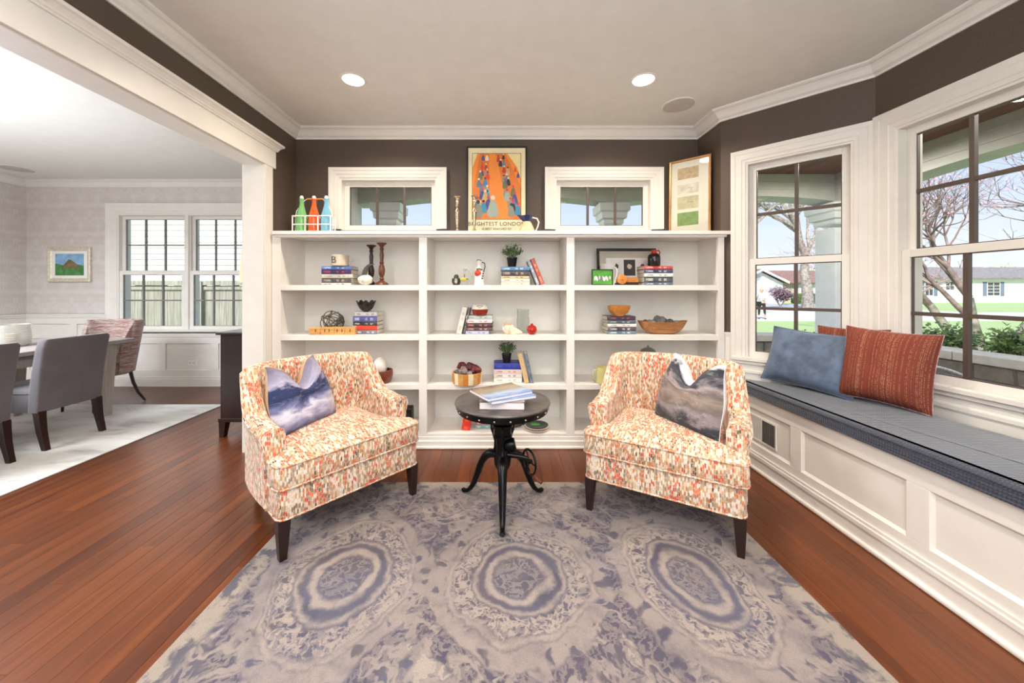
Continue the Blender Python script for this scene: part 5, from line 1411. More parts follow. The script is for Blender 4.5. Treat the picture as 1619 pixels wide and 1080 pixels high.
mb().lathe([(.0885, 0), (.0925, .002), (.0925, .004), (.0885, .004)], 40, (0, 0, .082), cap=False).build('rim_line', M['lightwood'], t, smooth=50)
# dough bowl with stones
yk = 3.09; t = thing('dough_bowl', 'long carved wooden dough bowl holding rough stones', 'bowl', (at(1047, yk), yk, Z2 + .0008))
def dough(s):
    def fn(u, v):
        a = 2 * pi * u; ca, sa = cos(a), sin(a); k = (.45 + .55 * v ** .6) * s
        x = .205 * k * math.copysign(abs(ca) ** .9, ca); y = .085 * k * math.copysign(abs(sa) ** .85, sa)
        z = .10 * v ** 1.3 * (1 + .10 * abs(ca) ** 3) + (1 - s) * .05 * (1 - v)
        return (x, y, max(z, .0))
    return fn
o_ = mb(); o_.grid(dough(1.0), 36, 6, wrapu=True); f2 = dough(.93)
o_.grid(lambda u, v: f2(u, 1 - v), 36, 6, wrapu=True)
o_.build('bowl_body', M['doughwood'], t, smooth=60)
mb().prism([(dough(1.0)(k / 36, 0)[0], dough(1.0)(k / 36, 0)[1]) for k in range(36)], 0, .004).build('bowl_base', M['doughwood'], t)
for k, (dx, dz, rx, rz, c, lab) in enumerate(((-.095, .085, .040, .034, '9A9792', 'small pale stone at the end of the dough bowl'), (-.02, .105, .058, .046, '77746E', 'largest grey stone in the dough bowl'), (.055, .088, .044, .036, '6B675F', 'dark grey stone beside the largest one in the dough bowl'), (.115, .085, .032, .028, 'A29C92', 'little light grey stone at the far tip of the dough bowl'), (-.145, .092, .026, .024, '7A4A38', 'small brown stone at the blunt tip of the dough bowl'))):
    s = thing('rough_stone', lab, 'stone', (at(1047, yk) + dx, yk, Z2 + dz), 0, 'stones in the dough bowl')
    blob(mb(), (0, 0, 0), rx, .034, rz, k + 20, .16, 12, 8).build('stone_body', plain('stone_' + c, c, .8, var=.25, sc=25), s, smooth=30)
# ---- third shelf
t = bowl('walnut_bowl', 'turned walnut bowl cradling a white egg', 'bowl', 601.5, 3.06, Z3, .104, .102, M['walnut'], .74, .012, .93)
e_ = thing('stone_egg', 'large white egg resting in the walnut bowl', 'ornament', (at(600.5, 3.06), 3.06, Z3 + .050))
mb().grid(lambda u, v: ((.058 * (1 - .10 * (v - .5) * 2)) * math.sin(pi * v) * cos(2 * pi * u), (.058 * (1 - .10 * (v - .5) * 2)) * math.sin(pi * v) * sin(2 * pi * u), .078 - .078 * cos(pi * v)), 28, 18, wrapu=True).build('egg_body', plain('egg_white', 'F0E6DC', .3, var=.02), e_, smooth=180)
yk = 3.05; t = thing('striped_bowl', 'striped bowl of light and dark wood staves filled with red rocks', 'bowl', (at(738.5, yk), yk, Z3 + .0008))
ns = 18
for k in range(ns):
    a0, a1 = 2 * pi * k / ns + .004, 2 * pi * (k + 1) / ns - .004; vs = []
    for z, r0, r1 in ((0, .108, .120), (.088, .112, .125)):
        for a in (a0, (a0 + a1) / 2, a1):
            vs.append((r1 * cos(a), r1 * sin(a), z))
        for a in (a1, (a0 + a1) / 2, a0):
            vs.append((r0 * cos(a), r0 * sin(a), z))
    fs = [(0, 1, 2, 3, 4, 5)[::-1], (6, 7, 8, 9, 10, 11)] + [(i, (i + 1) % 6, 6 + (i + 1) % 6, 6 + i) for i in range(6)]
    mb().add(vs, fs).build('stave', [M['lightwood'], M['amberwood'], plain('pale_stave', 'EAD9B4', .45)][k % 3], t)
mb().lathe([(0, .002), (.109, .002), (.109, .010), (0, .010)], 32).build('base', M['lightwood'], t)
rkm = [plain('red_rock', '6E2A2A', .8, var=.35, sc=30), plain('grey_red_rock', '8A7A74', .85, var=.3, sc=30), plain('plum_rock', '54222A', .75, var=.35, sc=30)]
rk = [(-.075, .01, .080, .030, 1, 'grey rock at the edge of the striped bowl'), (-.03, -.03, .095, .042, 1, 'pale grey rock at the front of the striped bowl'), (-.045, .03, .130, .042, 0, 'dark red rock on top of the pile in the striped bowl'), (.02, .0, .125, .040, 2, 'plum coloured rock in the middle of the striped bowl'), (.075, -.02, .105, .046, 0, 'brick red pyramid rock in the striped bowl'), (.025, -.06, .085, .026, 1, 'small tan grey rock near the rim of the striped bowl'), (.0, .045, .07, .05, 2, 'plum rock low at the back of the striped bowl')]
for k, (dx, dy, dz, r, mi, lab) in enumerate(rk):
    s = thing('mineral_rock', lab, 'rock', (at(738.5, yk) + dx, yk + dy, Z3 + dz), 0, 'rocks in the striped bowl')
    blob(mb(), (0, 0, 0), r, r * .9, r * .85, k + 3, .2, 10, 7).build('rock_body', rkm[mi], s, smooth=25)
mug('yellow_mug', 'pale yellow mug beside the armchair back on the third shelf', 'mug', 954.5, Z3, .060, .135, 'D9D08C', -1, Y=3.02)
t = thing('silver_teapot', 'round silver covered pot mostly hidden by the armchair back', 'pot', (at(1024.5, 3.1), 3.1, Z3 + .0008))
mb().lathe([(0, 0), (.05, .0), (.075, .04), (.078, .08), (.075, .15), (.069, .20), (.066, .23)], 28).build('pot_body', M['silver'], t, smooth=60)
mb().lathe([(.067, .231), (.068, .24), (.055, .262), (.03, .278), (.006, .284), (.009, .295), (0, .30)], 28).build('lid', M['chrome'], t, smooth=50)
# ---- bottom shelf
yk = 3.03; t = thing('black_speaker_box', 'small black box peeking out beside the armchair on the bottom shelf', 'box', (at(640, yk), yk + .04, Z4 + .0008))
mb().box(-.06, .055, -.05, .05, 0, .19).build('case', M['black'], t, bevel=.012); mb().box(-.045, .04, -.052, -.049, .03, .15).build('front_mesh', plain('dark_mesh', '24201E', .9), t, bevel=.001)
t = thing('dark_geode', 'rough dark brown geode on the bottom shelf', 'rock', (at(814, 3.12), 3.12, Z4 + .0008))
blob(mb(), (0, 0, .034), .062, .04, .034, 31, .12, 16, 10).build('geode_body', plain('geode', '4A3A2C', .7, var=.4, sc=30), t, smooth=30)
t = thing('black_stand', 'tiny black stand beside the geode on the bottom shelf', 'stand', (at(824.5, 3.2), 3.2, Z4 + .0008))
mb().lathe([(0, 0), (.035, 0), (.035, .006), (.006, .012), (.005, .06), (.02, .068), (.02, .072), (0, .073)], 20).build('stand_body', M['black'], t, smooth=40)
xa = at(849, 3.06)
for k, (c, r, lab) in enumerate((('E9E4DA', .102, 'cream plate at the bottom of the plate stack'), ('B98A5A', .100, 'brown glazed plate second in the plate stack'), ('EDE8DE', .099, 'white plate third in the plate stack'), ('35393A', .094, 'dark slate plate on top of the plate stack'))):
    s = thing('plate', lab, 'plate', (xa, 3.07, Z4 + .001 + k * .0085), 0, 'stacked plates on the bottom shelf')
    mb().lathe([(0, 0), (r * .6, 0), (r * .66, .002), (r, .013), (r, .016), (r * .97, .0165), (r * .66, .007), (0, .006)], 36).build('plate_body', plain('plate_' + c, c, .3), s, smooth=40)
s = thing('green_leaf_dish', 'bright green leaf shaped dish lying on the dark plate', 'dish', (xa - .015, 3.055, Z4 + .045))
lp = [(-.045, 0), (-.03, .022), (0, .030), (.025, .020), (.045, .004), (.03, -.018), (0, -.026), (-.03, -.020)]
mb().prism(round_poly(lp, .012), 0, .006).build('leaf_blade', plain('leaf_green', '4FA83A', .3), s, bevel=.002); mb().tube([(-.042, 0, .007), (0, .002, .008), (.04, .003, .007)], .0012, 6).build('midrib', plain('rib_green', '2F7A26', .4), s)

# ------------------------------------------------------------ dining room
t = thing('buffet', 'dark espresso wood buffet cabinet standing past the cased opening', 'cabinet', (-2.035, 3.196, 0))
bl, bd_, bh = 1.15, .425, .912
bx('top', -bd_ - .018, 0, -.018, bl + .018, bh - .022, bh, M['darkwood'], t, bevel=.004)
bx('carcass', -bd_ + .012, -.002, .0, bl, .145, bh - .022, M['darkwood'], t, bevel=.002)
bx('base_moulding', -bd_ - .002, -.002, -.012, bl + .012, .135, .165, M['darkwood'], t, bevel=.003)
for y in (0, bl - .06):
    for x in (-bd_, -.065):
        MB().rings([[(x, y - .006, .14), (x + .06, y - .006, .14), (x + .06, y + .06, .14), (x, y + .06, .14)], [(x, y, 0), (x + .04, y, 0), (x + .04, y + .045, 0), (x, y + .045, 0)]]).build('foot', M['darkwood'], t, bevel=.002)
for k in range(2):
    y0 = .02 + k * (bl - .03) / 2; y1 = y0 + (bl - .05) / 2
    d = bx('door', -bd_, -bd_ + .014, y0, y1, .18, .62, M['darkwood'], t, bevel=.003)
    MB().lathe([(0, 0), (.012, .0), (.014, .012), (.006, .02), (0, .02)], 14, xf=Matrix.Translation((-bd_, y1 - .04 if k == 0 else y0 + .04, .42)) @ Matrix.Rotation(-pi / 2, 4, 'Y')).build('knob', M['chrome'], d, smooth=50)
    d = bx('drawer', -bd_, -bd_ + .014, y0, y1, .64, .875, M['darkwood'], t, bevel=.003)
    MB().lathe([(0, 0), (.012, .0), (.014, .012), (.006, .02), (0, .02)], 14, xf=Matrix.Translation((-bd_, (y0 + y1) / 2, .76)) @ Matrix.Rotation(-pi / 2, 4, 'Y')).build('knob', M['chrome'], d, smooth=50)
ly = 3.52; t = thing('table_lamp', 'table lamp with tan drum shade standing on the dark buffet', 'lamp', (-2.265, ly, .913))
MB().lathe([(0, 0), (.075, 0), (.078, .012), (.03, .02), (.055, .07), (.075, .14), (.07, .20), (.03, .27), (.014, .30), (.014, .40), (0, .40)], 32).build('base', M['silver'], t, smooth=50)
MB().lathe([(.205, .435), (.207, .433), (.190, .735), (.187, .735), (.202, .437)], 40, cap=False).build('shade', M['lampshade'], t, smooth=60)
MB().tube([(0, 0, .40), (0, 0, .70)], .005, 8).build('harp', M['chrome'], t)
for k in range(3): MB().tube([(0, 0, .70), (.188 * cos(k * 2.1), .188 * sin(k * 2.1), .715)], .003, 6).build('spider_arm', M['chrome'], t)
# picture
t = thing('landscape_painting', 'small framed landscape of a hill on the dining room wall', 'painting', (px2x(111.7, YD), YD - .001, py2z(418.5, YD)))
hw, hh = hp_(34, YD) , hp_(27.5, YD)
for sd, m in mitre(-hw + .05, hw - .05, -hh + .05, hh - .05, [(0, .012), (.008, .020), (.035, .030), (.05, .024)]).items(): m.build('frame', M['gold'], t)
bx('mat_board', -hw + .045, hw - .045, -.010, 0, -hh + .045, hh - .045, plain('picture_mat', 'EDE8DE', .7, var=.01), t)
a_, b_ = hw * .66, hh * .62
bx('painted_sky', -a_, a_, -.013, 0, -b_, b_, plain('painted_sky', '86AFD2', .5, var=.12, sc=12), t)
MB().add([(-a_, -.0136, -b_), (a_, -.0136, -b_), (a_, -.0136, -b_ * .1), (a_ * .5, -.0136, b_ * .05), (-a_ * .5, -.0136, -b_ * .05), (-a_, -.0136, b_ * .12)], [(0, 1, 2, 3, 4, 5)]).build('painted_meadow', plain('painted_green', '4E8A4A', .5, var=.2, sc=16), t)
MB().add([(-a_ * .55, -.0140, -b_ * .35), (a_ * .75, -.0140, -b_ * .35), (a_ * .6, -.0140, -b_ * .02), (a_ * .15, -.0140, b_ * .42), (-.01, -.0140, b_ * .48), (-a_ * .35, -.0140, b_ * .05)], [(0, 1, 2, 3, 4, 5)]).build('painted_hill', plain('painted_brown', '7A6A48', .5, var=.2, sc=16), t)
# outlet
t = thing('wall_outlet', 'white double electrical outlet in the wainscot panel under the dining window', 'outlet', (px2x(305, YD), YD - .006, py2z(573.5, YD)))
bx('cover_plate', -.062, .062, -.006, 0, -.036, .036, M['white_gloss'], t, bevel=.002)
for sx in (-1, 1):
    bx('socket', sx * .026 - .017, sx * .026 + .017, -.0085, -.005, -.014, .014, plain('socket_ivory', 'D9D4CC', .4), t, bevel=.003)
# dining table
TX1 = -3.94; TX0 = -5.02; TY1 = 3.96; TY0 = 1.75; TH = .765
t = thing('dining_table', 'weathered grey wooden dining table on the pale rug', 'dining table', (0, 0, .010))
nb = 7; wd = (TX1 - TX0) / nb
for k in range(nb): bx('top_board', TX0 + k * wd + .0008, TX0 + (k + 1) * wd - .0008, TY0, TY1, TH - .045, TH - .010, M['greywoodx'], t, bevel=.0015)
bx('apron', TX1 - .09, TX1 - .065, TY0 + .12, TY1 - .12, TH - .15, TH - .045, M['greywood'], t); bx('apron', TX0 + .065, TX0 + .09, TY0 + .12, TY1 - .12, TH - .15, TH - .045, M['greywood'], t)
bx('apron', TX0 + .12, TX1 - .12, TY1 - .09, TY1 - .065, TH - .15, TH - .045, M['greywood'], t); bx('apron', TX0 + .12, TX1 - .12, TY0 + .065, TY0 + .09, TH - .15, TH - .045, M['greywood'], t)
for x in (TX0 + .085, TX1 - .085):
    for y in (TY0 + .09, TY1 - .23):
        MB().rings([[(x - h_, y - h_, z), (x + h_, y - h_, z), (x + h_, y + h_, z), (x - h_, y + h_, z)] for z, h_ in ((0, .036), (TH - .16, .058), (TH - .045, .058))]).build('leg', M['greywood'], t, bevel=.003)
t = thing('hurricane_vase', 'ribbed glass hurricane vase with a candle on the dining table', 'vase', (px2x(17, 3.35), 3.35, TH + .001))
MB().lathe([(0, .0), (.10, .0), (.118, .03), (.122, .09), (.112, .17), (.116, .20), (.113, .20), (.108, .17), (.117, .09), (.1, .012), (0, .01)], 32).build('glass_body', _cglass('smoky_ribbed_glass', 'D6D2CA', .3), t, smooth=60)
for k in range(9): MB().tube([(.1205 * cos(a), .1205 * sin(a), .02 + k * .02) for a in [2 * pi * j / 32 for j in range(32)]], .0022, 5, closed=True).build('glass_rib', M['vaseglass'], t)
MB().lathe([(0, .012), (.05, .012), (.05, .11), (.045, .114), (0, .110)], 24).build('candle', plain('wax', 'D9BE94', .5), t, smooth=40)
# grey parsons chairs (facing -X: seat opens towards the table)
def parsons(label, x, y, rot):
    t = thing('parsons_chair', label, 'chair', (x, y, .010), rot, 'grey upholstered dining chairs')
    # local: +y = chair front, back at y=0
    W = .47
    rg = []
    for z, y0, y1, hw in ((.30, .0, .09, W / 2), (.45, -.012, .085, W / 2), (.62, -.030, .058, W / 2 + .004), (.80, -.058, .022, W / 2 + .008), (.860, -.070, .004, W / 2 + .006), (.878, -.064, -.008, W / 2 - .008)):
        rg.append([(a, b, z) for a, b in round_poly([(-hw, y0), (hw, y0), (hw, y1), (-hw, y1)], .022, 3)])
    MB().rings(rg).build('backrest', M['greyfab'], t, smooth=50)
    rg = [[(a, b, z) for a, b in offset_poly(round_poly([(-W / 2, .06), (W / 2, .06), (W / 2, .56), (-W / 2, .56)], .03, 3), d)] for z, d in ((.30, .004), (.305, 0), (.45, 0), (.472, .008), (.482, .03))]
    MB().rings(rg).build('seat', M['greyfab'], t, smooth=50)
    MB().tube([(a, b, .452) for a, b in round_poly([(-W / 2, .06), (W / 2, .06), (W / 2, .56), (-W / 2, .56)], .03, 3)], .004, 6, closed=True).build('piping', M['greyfab'], t, smooth=60)
    for sx in (-1, 1):
        for yy, sl in ((.025, -.055), (.52, .0)):
            MB().rings([[(sx * (W / 2 - .03) + a * h_, yy + sl * k + b * h_, z) for a, b in ((-1, -1), (1, -1), (1, 1), (-1, 1))] for z, h_, k in ((.31, .026, 0), (.15, .022, .35), (0, .018, 1))]).build('leg', M['darkwood'], t, bevel=.002)
    return t
parsons('grey upholstered dining chair with its whole back showing, beside the dining table', -3.64, 3.12, RAD(90))
parsons('grey upholstered dining chair cut by the picture edge', -3.64, 2.50, RAD(90))
# striped barrel chair at the head of the table
t = thing('barrel_chair', 'striped red and cream curved back chair at the far table end', 'chair', (-4.38, 4.04, .010), RAD(-6)); t.scale = (.84, .88, 1.0)
half = catmull([(-.235, -.02, 0), (-.243, .06, 0), (-.235, .13, 0), (-.165, .20, 0), (0, .225, 0)], 6); path = half + [Vector((-p.x, p.y, 0)) for p in reversed(half[:-1])]; n = len(path); rings = []
for i, p in enumerate(path):
    tg = (path[min(i + 1, n - 1)] - path[max(i - 1, 0)]).normalized(); nn = Vector((-tg.y, tg.x, 0)); f_ = sstep(-.04, .09, p.y); h = .70 + .235 * f_; T = .026
    def pt(o, z): 
        q = p + nn * (o + .16 * max(0, z - .35)); return (q.x, q.y, z)
    rings.append([pt(T, .36), pt(T, .5), pt(T, h - .02), pt(T * .5, h), pt(-T * .5, h), pt(-T, h - .02), pt(-T, .5), pt(-T, .36)])
MB().rings(rings).build('backrest', M['stripes'], t, smooth=50)
sp2 = round_poly([(-.25, -.27), (.25, -.27), (.255, .1), (.15, .22), (-.15, .22), (-.255, .1)], .05)
MB().rings([[(x, y, z) for x, y in offset_poly(sp2, d)] for d, z in ((.02, .34), (0, .35), (0, .45), (.02, .475), (.06, .485))]).build('seat', M['stripes'], t, smooth=50)
for sx in (-1, 1):
    MB().tube([(sx * .21, -.24, .35), (sx * .215, -.245, .18), (sx * .22, -.25, 0)], [.024, .02, .015], 4).build('leg', M['darkwood'], t)
    MB().tube([(sx * .19, .16, .36), (sx * .20, .19, .22), (sx * .225, .23, .10), (sx * .265, .28, 0)], [.025, .022, .019, .014], 4).build('leg', M['darkwood'], t)
# ------------------------------------------------------------ outside
GZ = -0.30
def kindset(o, k='structure'): o['kind'] = k; return o
bx('ground', -60, 120, -40, 140, GZ - .1, GZ, M['grass'], kind='structure')
bx('street', -60, 120, 19.2, 26.5, GZ, GZ + .02, M['asphalt'], kind='structure')
bx('driveway', 20, 33.5, 26.5, 45, GZ, GZ + .02, M['asphalt'], kind='structure')
bx('porch_floor', -1.95, 4.85, YB + .15, 5.25, GZ, -.12, plain('porch_concrete', 'D6D2CB', .85), kind='structure')
bx('porch_floor', 2.6, 4.85, -2.6, YB + .15, GZ, -.12, plain('porch_concrete_side', 'D6D2CB', .85), kind='structure')
# house foundation keeps the ground out of the rooms
PT = 2.80
def beam(name, xf, L, arch, b0=2.42, rise=.10, th=.30):
    t = thing(name, *arch)
    n = 24; poly = []
    m = MB()
    for k in range(n):
        a, b = L * k / n, L * (k + 1) / n
        def zz(s):
            q = 0
            for (s0, s1) in spans:
                if s0 <= s <= s1: q = rise * (1 - (2 * (s - s0) / (s1 - s0) - 1) ** 2) ** .6 if 0 <= (s - s0) / (s1 - s0) <= 1 else 0
            return b0 + q
        m.rings([[(a, 0, zz(a)), (a, th, zz(a)), (a, th, PT), (a, 0, PT)], [(b, 0, zz(b)), (b, th, zz(b)), (b, th, PT), (b, 0, PT)]], xf=xf)
    m.build('beam_body', M['greytrim'], t)
    MB().box(0, L, -.02, 0, PT - .10, PT, 0, xf).build('beam_moulding', M['greytrim'], t, bevel=.004)
    MB().box(0, L, -.012, 0, 2.60, 2.625, 0, xf).build('beam_fillet', M['greytrim'], t)
    return t
COLS = [(-1.53, 4.98), (1.46, 4.98), (4.50, 4.98)]
spans = [(0, .25), (.45, 3.30), (3.62, 6.40)]
beam('porch_beam', frame_xf((-1.95, 4.84, 0), (1, 0, 0), (0, -1, 0)), 6.9, ('grey arched porch beam outside the transom windows', 'beam'))
spans = [(.3, 3.2), (3.5, 6.4)]
beam('porch_beam', frame_xf((4.36, 4.84, 0), (0, -1, 0), (-1, 0, 0)), 7.3, ('grey arched porch beam outside the side bay windows', 'beam'))
for k in range(22):
    x = -1.95 + k * .31
    o = bx('porch_ceiling', x, x + .302, YB + .14, 5.3, PT, PT + .03, M['porchwood'], kind='structure') if False else None
pcl = struct_root('porch_ceiling')
k = 0; x = -1.95
while x < 5.0:
    y0 = YB + .14 if x < 1.9 else (-2.6 if x > 2.75 else 2.6)
    bx('ceiling_board', x, x + .118, y0, 5.3, PT, PT + .025, M['porchwood'], pcl); x += .12
bx('porch_roof', -2.0, 5.3, YB + .14, 5.5, PT + .03, PT + .12, M['shingle2'], kind='structure')
bx('porch_roof', 2.8, 5.3, -2.8, YB + .14, PT + .03, PT + .12, M['shingle2'], kind='structure')
labs = ['white square porch column with stepped capital seen through the transom near the bottles', 'white square porch column with stepped capital seen through the transom near the pitcher', 'white square corner porch column seen through the angled bay window']
for (x, y), lab in zip(COLS, labs):
    t = thing('porch_column', lab, 'column', (x, y, -.12), 0, 'porch columns')
    w_ = .115 if x < 4 else .155
    MB().rings([[(a * h_, b * h_, z) for a, b in ((-1, -1), (1, -1), (1, 1), (-1, 1))] for z, h_ in ((0, w_), (2.22, w_))]).build('shaft', M['greywhite'], t, bevel=.004)
    MB().box(-w_ * .6, w_ * .6, -w_ - .006, w_ + .006, .95, 2.1).build('shaft_panel', M['greywhite'], t, bevel=.003)
    MB().rings([[(a * h_, b * h_, z) for a, b in ((-1, -1), (1, -1), (1, 1), (-1, 1))] for z, h_ in ((2.27, w_ + .004), (2.29, w_ + .014), (2.33, w_ + .016), (2.345, w_ + .046), (2.42, w_ + .054), (2.44, w_ + .08), (2.54, w_ + .085))]).build('capital', M['greywhite'], t)
    MB().box(-w_ - .03, w_ + .03, -w_ - .03, w_ + .03, 0, .14).build('plinth', M['greywhite'], t, bevel=.006)
# siding of this house seen past the first transom
bx('wall_outer', -2.02, -1.905, YB + .14, YD + .05, -.12, PT, M['siding'], kind='structure')
# low stone walls with caps
def stone_wall(label, xf, L, top=.69):
    t = thing('stone_wall', label, 'garden wall')
    MB().box(0, L, .03, .22, GZ, top - .085, 0, xf).build('mortar_core', M['mortar'], t)
    z = -.12; rq = random.Random(int(L * 10)); rows = [.15, .12, .17, .13, .155]
    for r, h in enumerate(rows):
        if z + h > top - .08: h = top - .085 - z
        x = -rq.uniform(0, .2)
        while x < L:
            w_ = rq.uniform(.22, .5); a, b = max(0, x) + .005, min(L, x + w_) - .005; x += w_
            if b - a < .06: continue
            j = lambda: rq.uniform(-.008, .008)
            e = .012; y0 = rq.uniform(0, .018)
            v = [(a + j(), .03, z + .005 + j() * .3), (b + j(), .03, z + .005), (b + j(), .03, z + h - .005), (a + j(), .03, z + h - .005)]
            f = [(v[0][0] + e, y0, v[0][2] + e), (v[1][0] - e, y0, v[1][2] + e), (v[2][0] - e, y0, v[2][2] - e), (v[3][0] + e, y0, v[3][2] - e)]
            MB().rings([v, f], xf=xf).build('stone', M['stone'], t)
        z += h
    x = 0
    while x < L:
        w_ = min(1.2, L - x); MB().box(x + .003, x + w_ - .003, -.04, .28, top - .085, top, 0, xf).build('cap_stone', M['cap'], t, bevel=.008); x += w_
    return t
stone_wall('low grey stone garden wall outside the side bay window', frame_xf((4.36, 4.75, 0), (0, -1, 0), (-1, 0, 0)), 6.2)
stone_wall('low grey stone garden wall outside the angled bay window', frame_xf((1.65, 4.88, 0), (1, 0, 0), (0, -1, 0)), 2.65)
# wicker chair top on the porch
t = thing('porch_chair', 'pale wicker porch chair just outside the side bay window', 'chair', (3.38, 2.45, -.12), RAD(70))
wk = plain('white_wicker', 'D6D6D6', .7, var=.2, sc=90)
for sx in (-1, 1):
    for yy in (-.25, .25): MB().tube([(sx * .26, yy, 0), (sx * .25, yy * .95, .38)], .018, 8).build('leg', wk, t)
MB().box(-.28, .28, -.28, .26, .34, .40).build('seat', wk, t, bevel=.02)
def cb(u, v):
    a = (u - .5) * 2; return (.30 * a, .24 + .10 * v - .10 * a * a, .38 + v * (.47 - .14 * a * a * a * a - .05 * a * a))
m = MB(); m.grid(cb, 16, 8); m.grid(lambda u, v: (cb(1 - u, v)[0], cb(1 - u, v)[1] + .02, cb(1 - u, v)[2]), 16, 8); m.build('backrest', wk, t, smooth=60)
MB().tube([tuple(Vector(cb(k / 16, 1)) + Vector((0, .01, 0))) for k in range(17)], .013, 8).build('back_rail', wk, t, smooth=60)
for sx in (-1, 1): MB().tube([(sx * .29, .2, .60), (sx * .30, 0, .60), (sx * .28, -.22, .56), (sx * .27, -.26, .38)], .014, 8).build('arm', wk, t, smooth=60)

# foliage helpers
def leaves(m, c, rx, ry, rz, n, L, rq, shell=.5):
    for _ in range(n):
        d = Vector((rq.gauss(0, 1), rq.gauss(0, 1), rq.gauss(0, 1))).normalized(); r = shell + (1 - shell) * rq.random()
        p = Vector((c[0] + d.x * rx * r, c[1] + d.y * ry * r, c[2] + d.z * rz * r))
        a = Vector((rq.gauss(0, 1), rq.gauss(0, 1), rq.gauss(0, 1))).normalized(); b = a.orthogonal().normalized(); l = L * rq.uniform(.6, 1.3)
        m.add([p, p + a * l * .5 + b * l * .3, p + a * l, p + a * l * .5 - b * l * .3], [(0, 1, 2, 3)])
def bush(name, label, cat, x, y, z, rx, ry, rz, n, L, mat, seed, group=None):
    rq = random.Random(seed); t = thing(name, label, cat, (x, y, GZ), 0, group)
    m = MB()
    for k in range(9): 
        a = rq.uniform(0, 6.28); m.tube([(0, 0, 0), (rx * .3 * cos(a), ry * .3 * sin(a), (z - GZ) * .5), (rx * .6 * cos(a), ry * .6 * sin(a), (z - GZ))], [.03, .02, .008], 5)
    m.build('stems', M['bark'], t)
    m = MB(); 
    for k in range(7):
        leaves(m, (rq.uniform(-.55, .55) * rx, rq.uniform(-.5, .5) * ry, z - GZ + rq.uniform(-.35, .35) * rz), rx * .6, ry * .6, rz * .65, n // 7, L, rq, .35)
    o = m.build('foliage', mat, t); o['kind'] = 'stuff'; return t
places = ['nearest the wicker porch chair', 'second along the wall', 'third along the wall, below the near tree', 'fourth along the wall', 'farthest along, nearest the corner column']
for k in range(5):
    bush('hedge_shrub', 'leafy green shrub behind the side stone wall, ' + places[k], 'shrub', 5.35 + .1 * (k % 2), 2.0 + k * .62, .62, .36, .29, .34, 1500, .055, M['leaf'], 40 + k, 'shrubs behind the side stone wall')
bush('corner_shrub', 'small white flowering shrub beside the corner porch column', 'shrub', 5.0 * .94, 5.75, .40, .28, .28, .30, 900, .06, M['leaf'], 50)
def bare_tree(name, label, x, y, z0, hgt, r0, seed, trunks=1, depth=5, spread=.55, buds=False, lean=(0, 0), group=None, bmat=None):
    rq = random.Random(seed); t = thing(name, label, 'tree', (x, y, z0), 0, group); tm = MB(); br = MB(); bd = MB()
    tips = []
    def grow(p, d, L, r, dep, m):
        pts = [p]; q = p.copy(); dd = d.copy(); k = 3
        for _ in range(k):
            dd = (dd + Vector((rq.gauss(0, .12), rq.gauss(0, .12), rq.gauss(.03, .08)))).normalized(); q = q + dd * (L / k); pts.append(q.copy())
        m.tube(pts, [r * (1 - .38 * j / k) for j in range(k + 1)], 7 if dep > 3 else (5 if dep > 1 else 3), cap=False)
        if dep == 0:
            tips.extend(pts[1:]); return
        nb = 3 if rq.random() < .55 else 2
        for j in range(nb + (1 if dep >= 3 else 0)):
            st = pts[-1] if j < nb else pts[2]
            a = rq.uniform(0, 6.28); perp = dd.orthogonal().normalized(); perp = Matrix.Rotation(a, 3, dd) @ perp
            nd = (dd + perp * rq.uniform(spread * .6, spread * 1.4)).normalized(); nd.z = max(nd.z, -.1)
            grow(st, nd.normalized(), L * rq.uniform(.62, .85), r * rq.uniform(.48, .62), dep - 1, br)
    for k in range(trunks):
        a = 2 * pi * k / max(trunks, 1) + .7
        d = Vector((cos(a) * .33 * (trunks > 1) + lean[0], sin(a) * .33 * (trunks > 1) + lean[1], 1)).normalized()
        grow(Vector((cos(a) * .12 * (trunks > 1), sin(a) * .12 * (trunks > 1), 0)), d, hgt, r0, depth, tm)
    tm.build('trunk', M['bark'], t, smooth=60); o = br.build('branches', bmat or M['bark'], t, smooth=60); o['kind'] = 'stuff'
    if buds:
        for p in tips:
            if rq.random() < .22: leaves(bd, p, .05, .05, .05, 2, .045, rq)
        o = bd.build('buds', M['bud'], t); o['kind'] = 'stuff'
    return t
bare_tree('magnolia_tree', 'many stemmed budding tree near the house, filling the side bay window', 9.5, 7.35, GZ, 1.45, .10, 5, trunks=3, depth=6, spread=.55, buds=True, bmat=M['twig'])
bare_tree('magnolia_tree', 'second budding tree farther off between the near tree and the white house', 13.6, 12.2, GZ, 1.7, .13, 9, trunks=2, depth=5, spread=.6, buds=True, bmat=M['twig'])
bare_tree('street_tree', 'tall bare tree on the lawn across the street, next to the corner column', 27.3, 33.0, GZ, 5.0, .48, 21, trunks=1, depth=5, spread=.5)
bare_tree('street_tree', 'bare tree with branches reaching over the white garage', 17.5, 21.5 + 8, GZ, 5.2, .26, 33, trunks=1, depth=5, spread=.6)
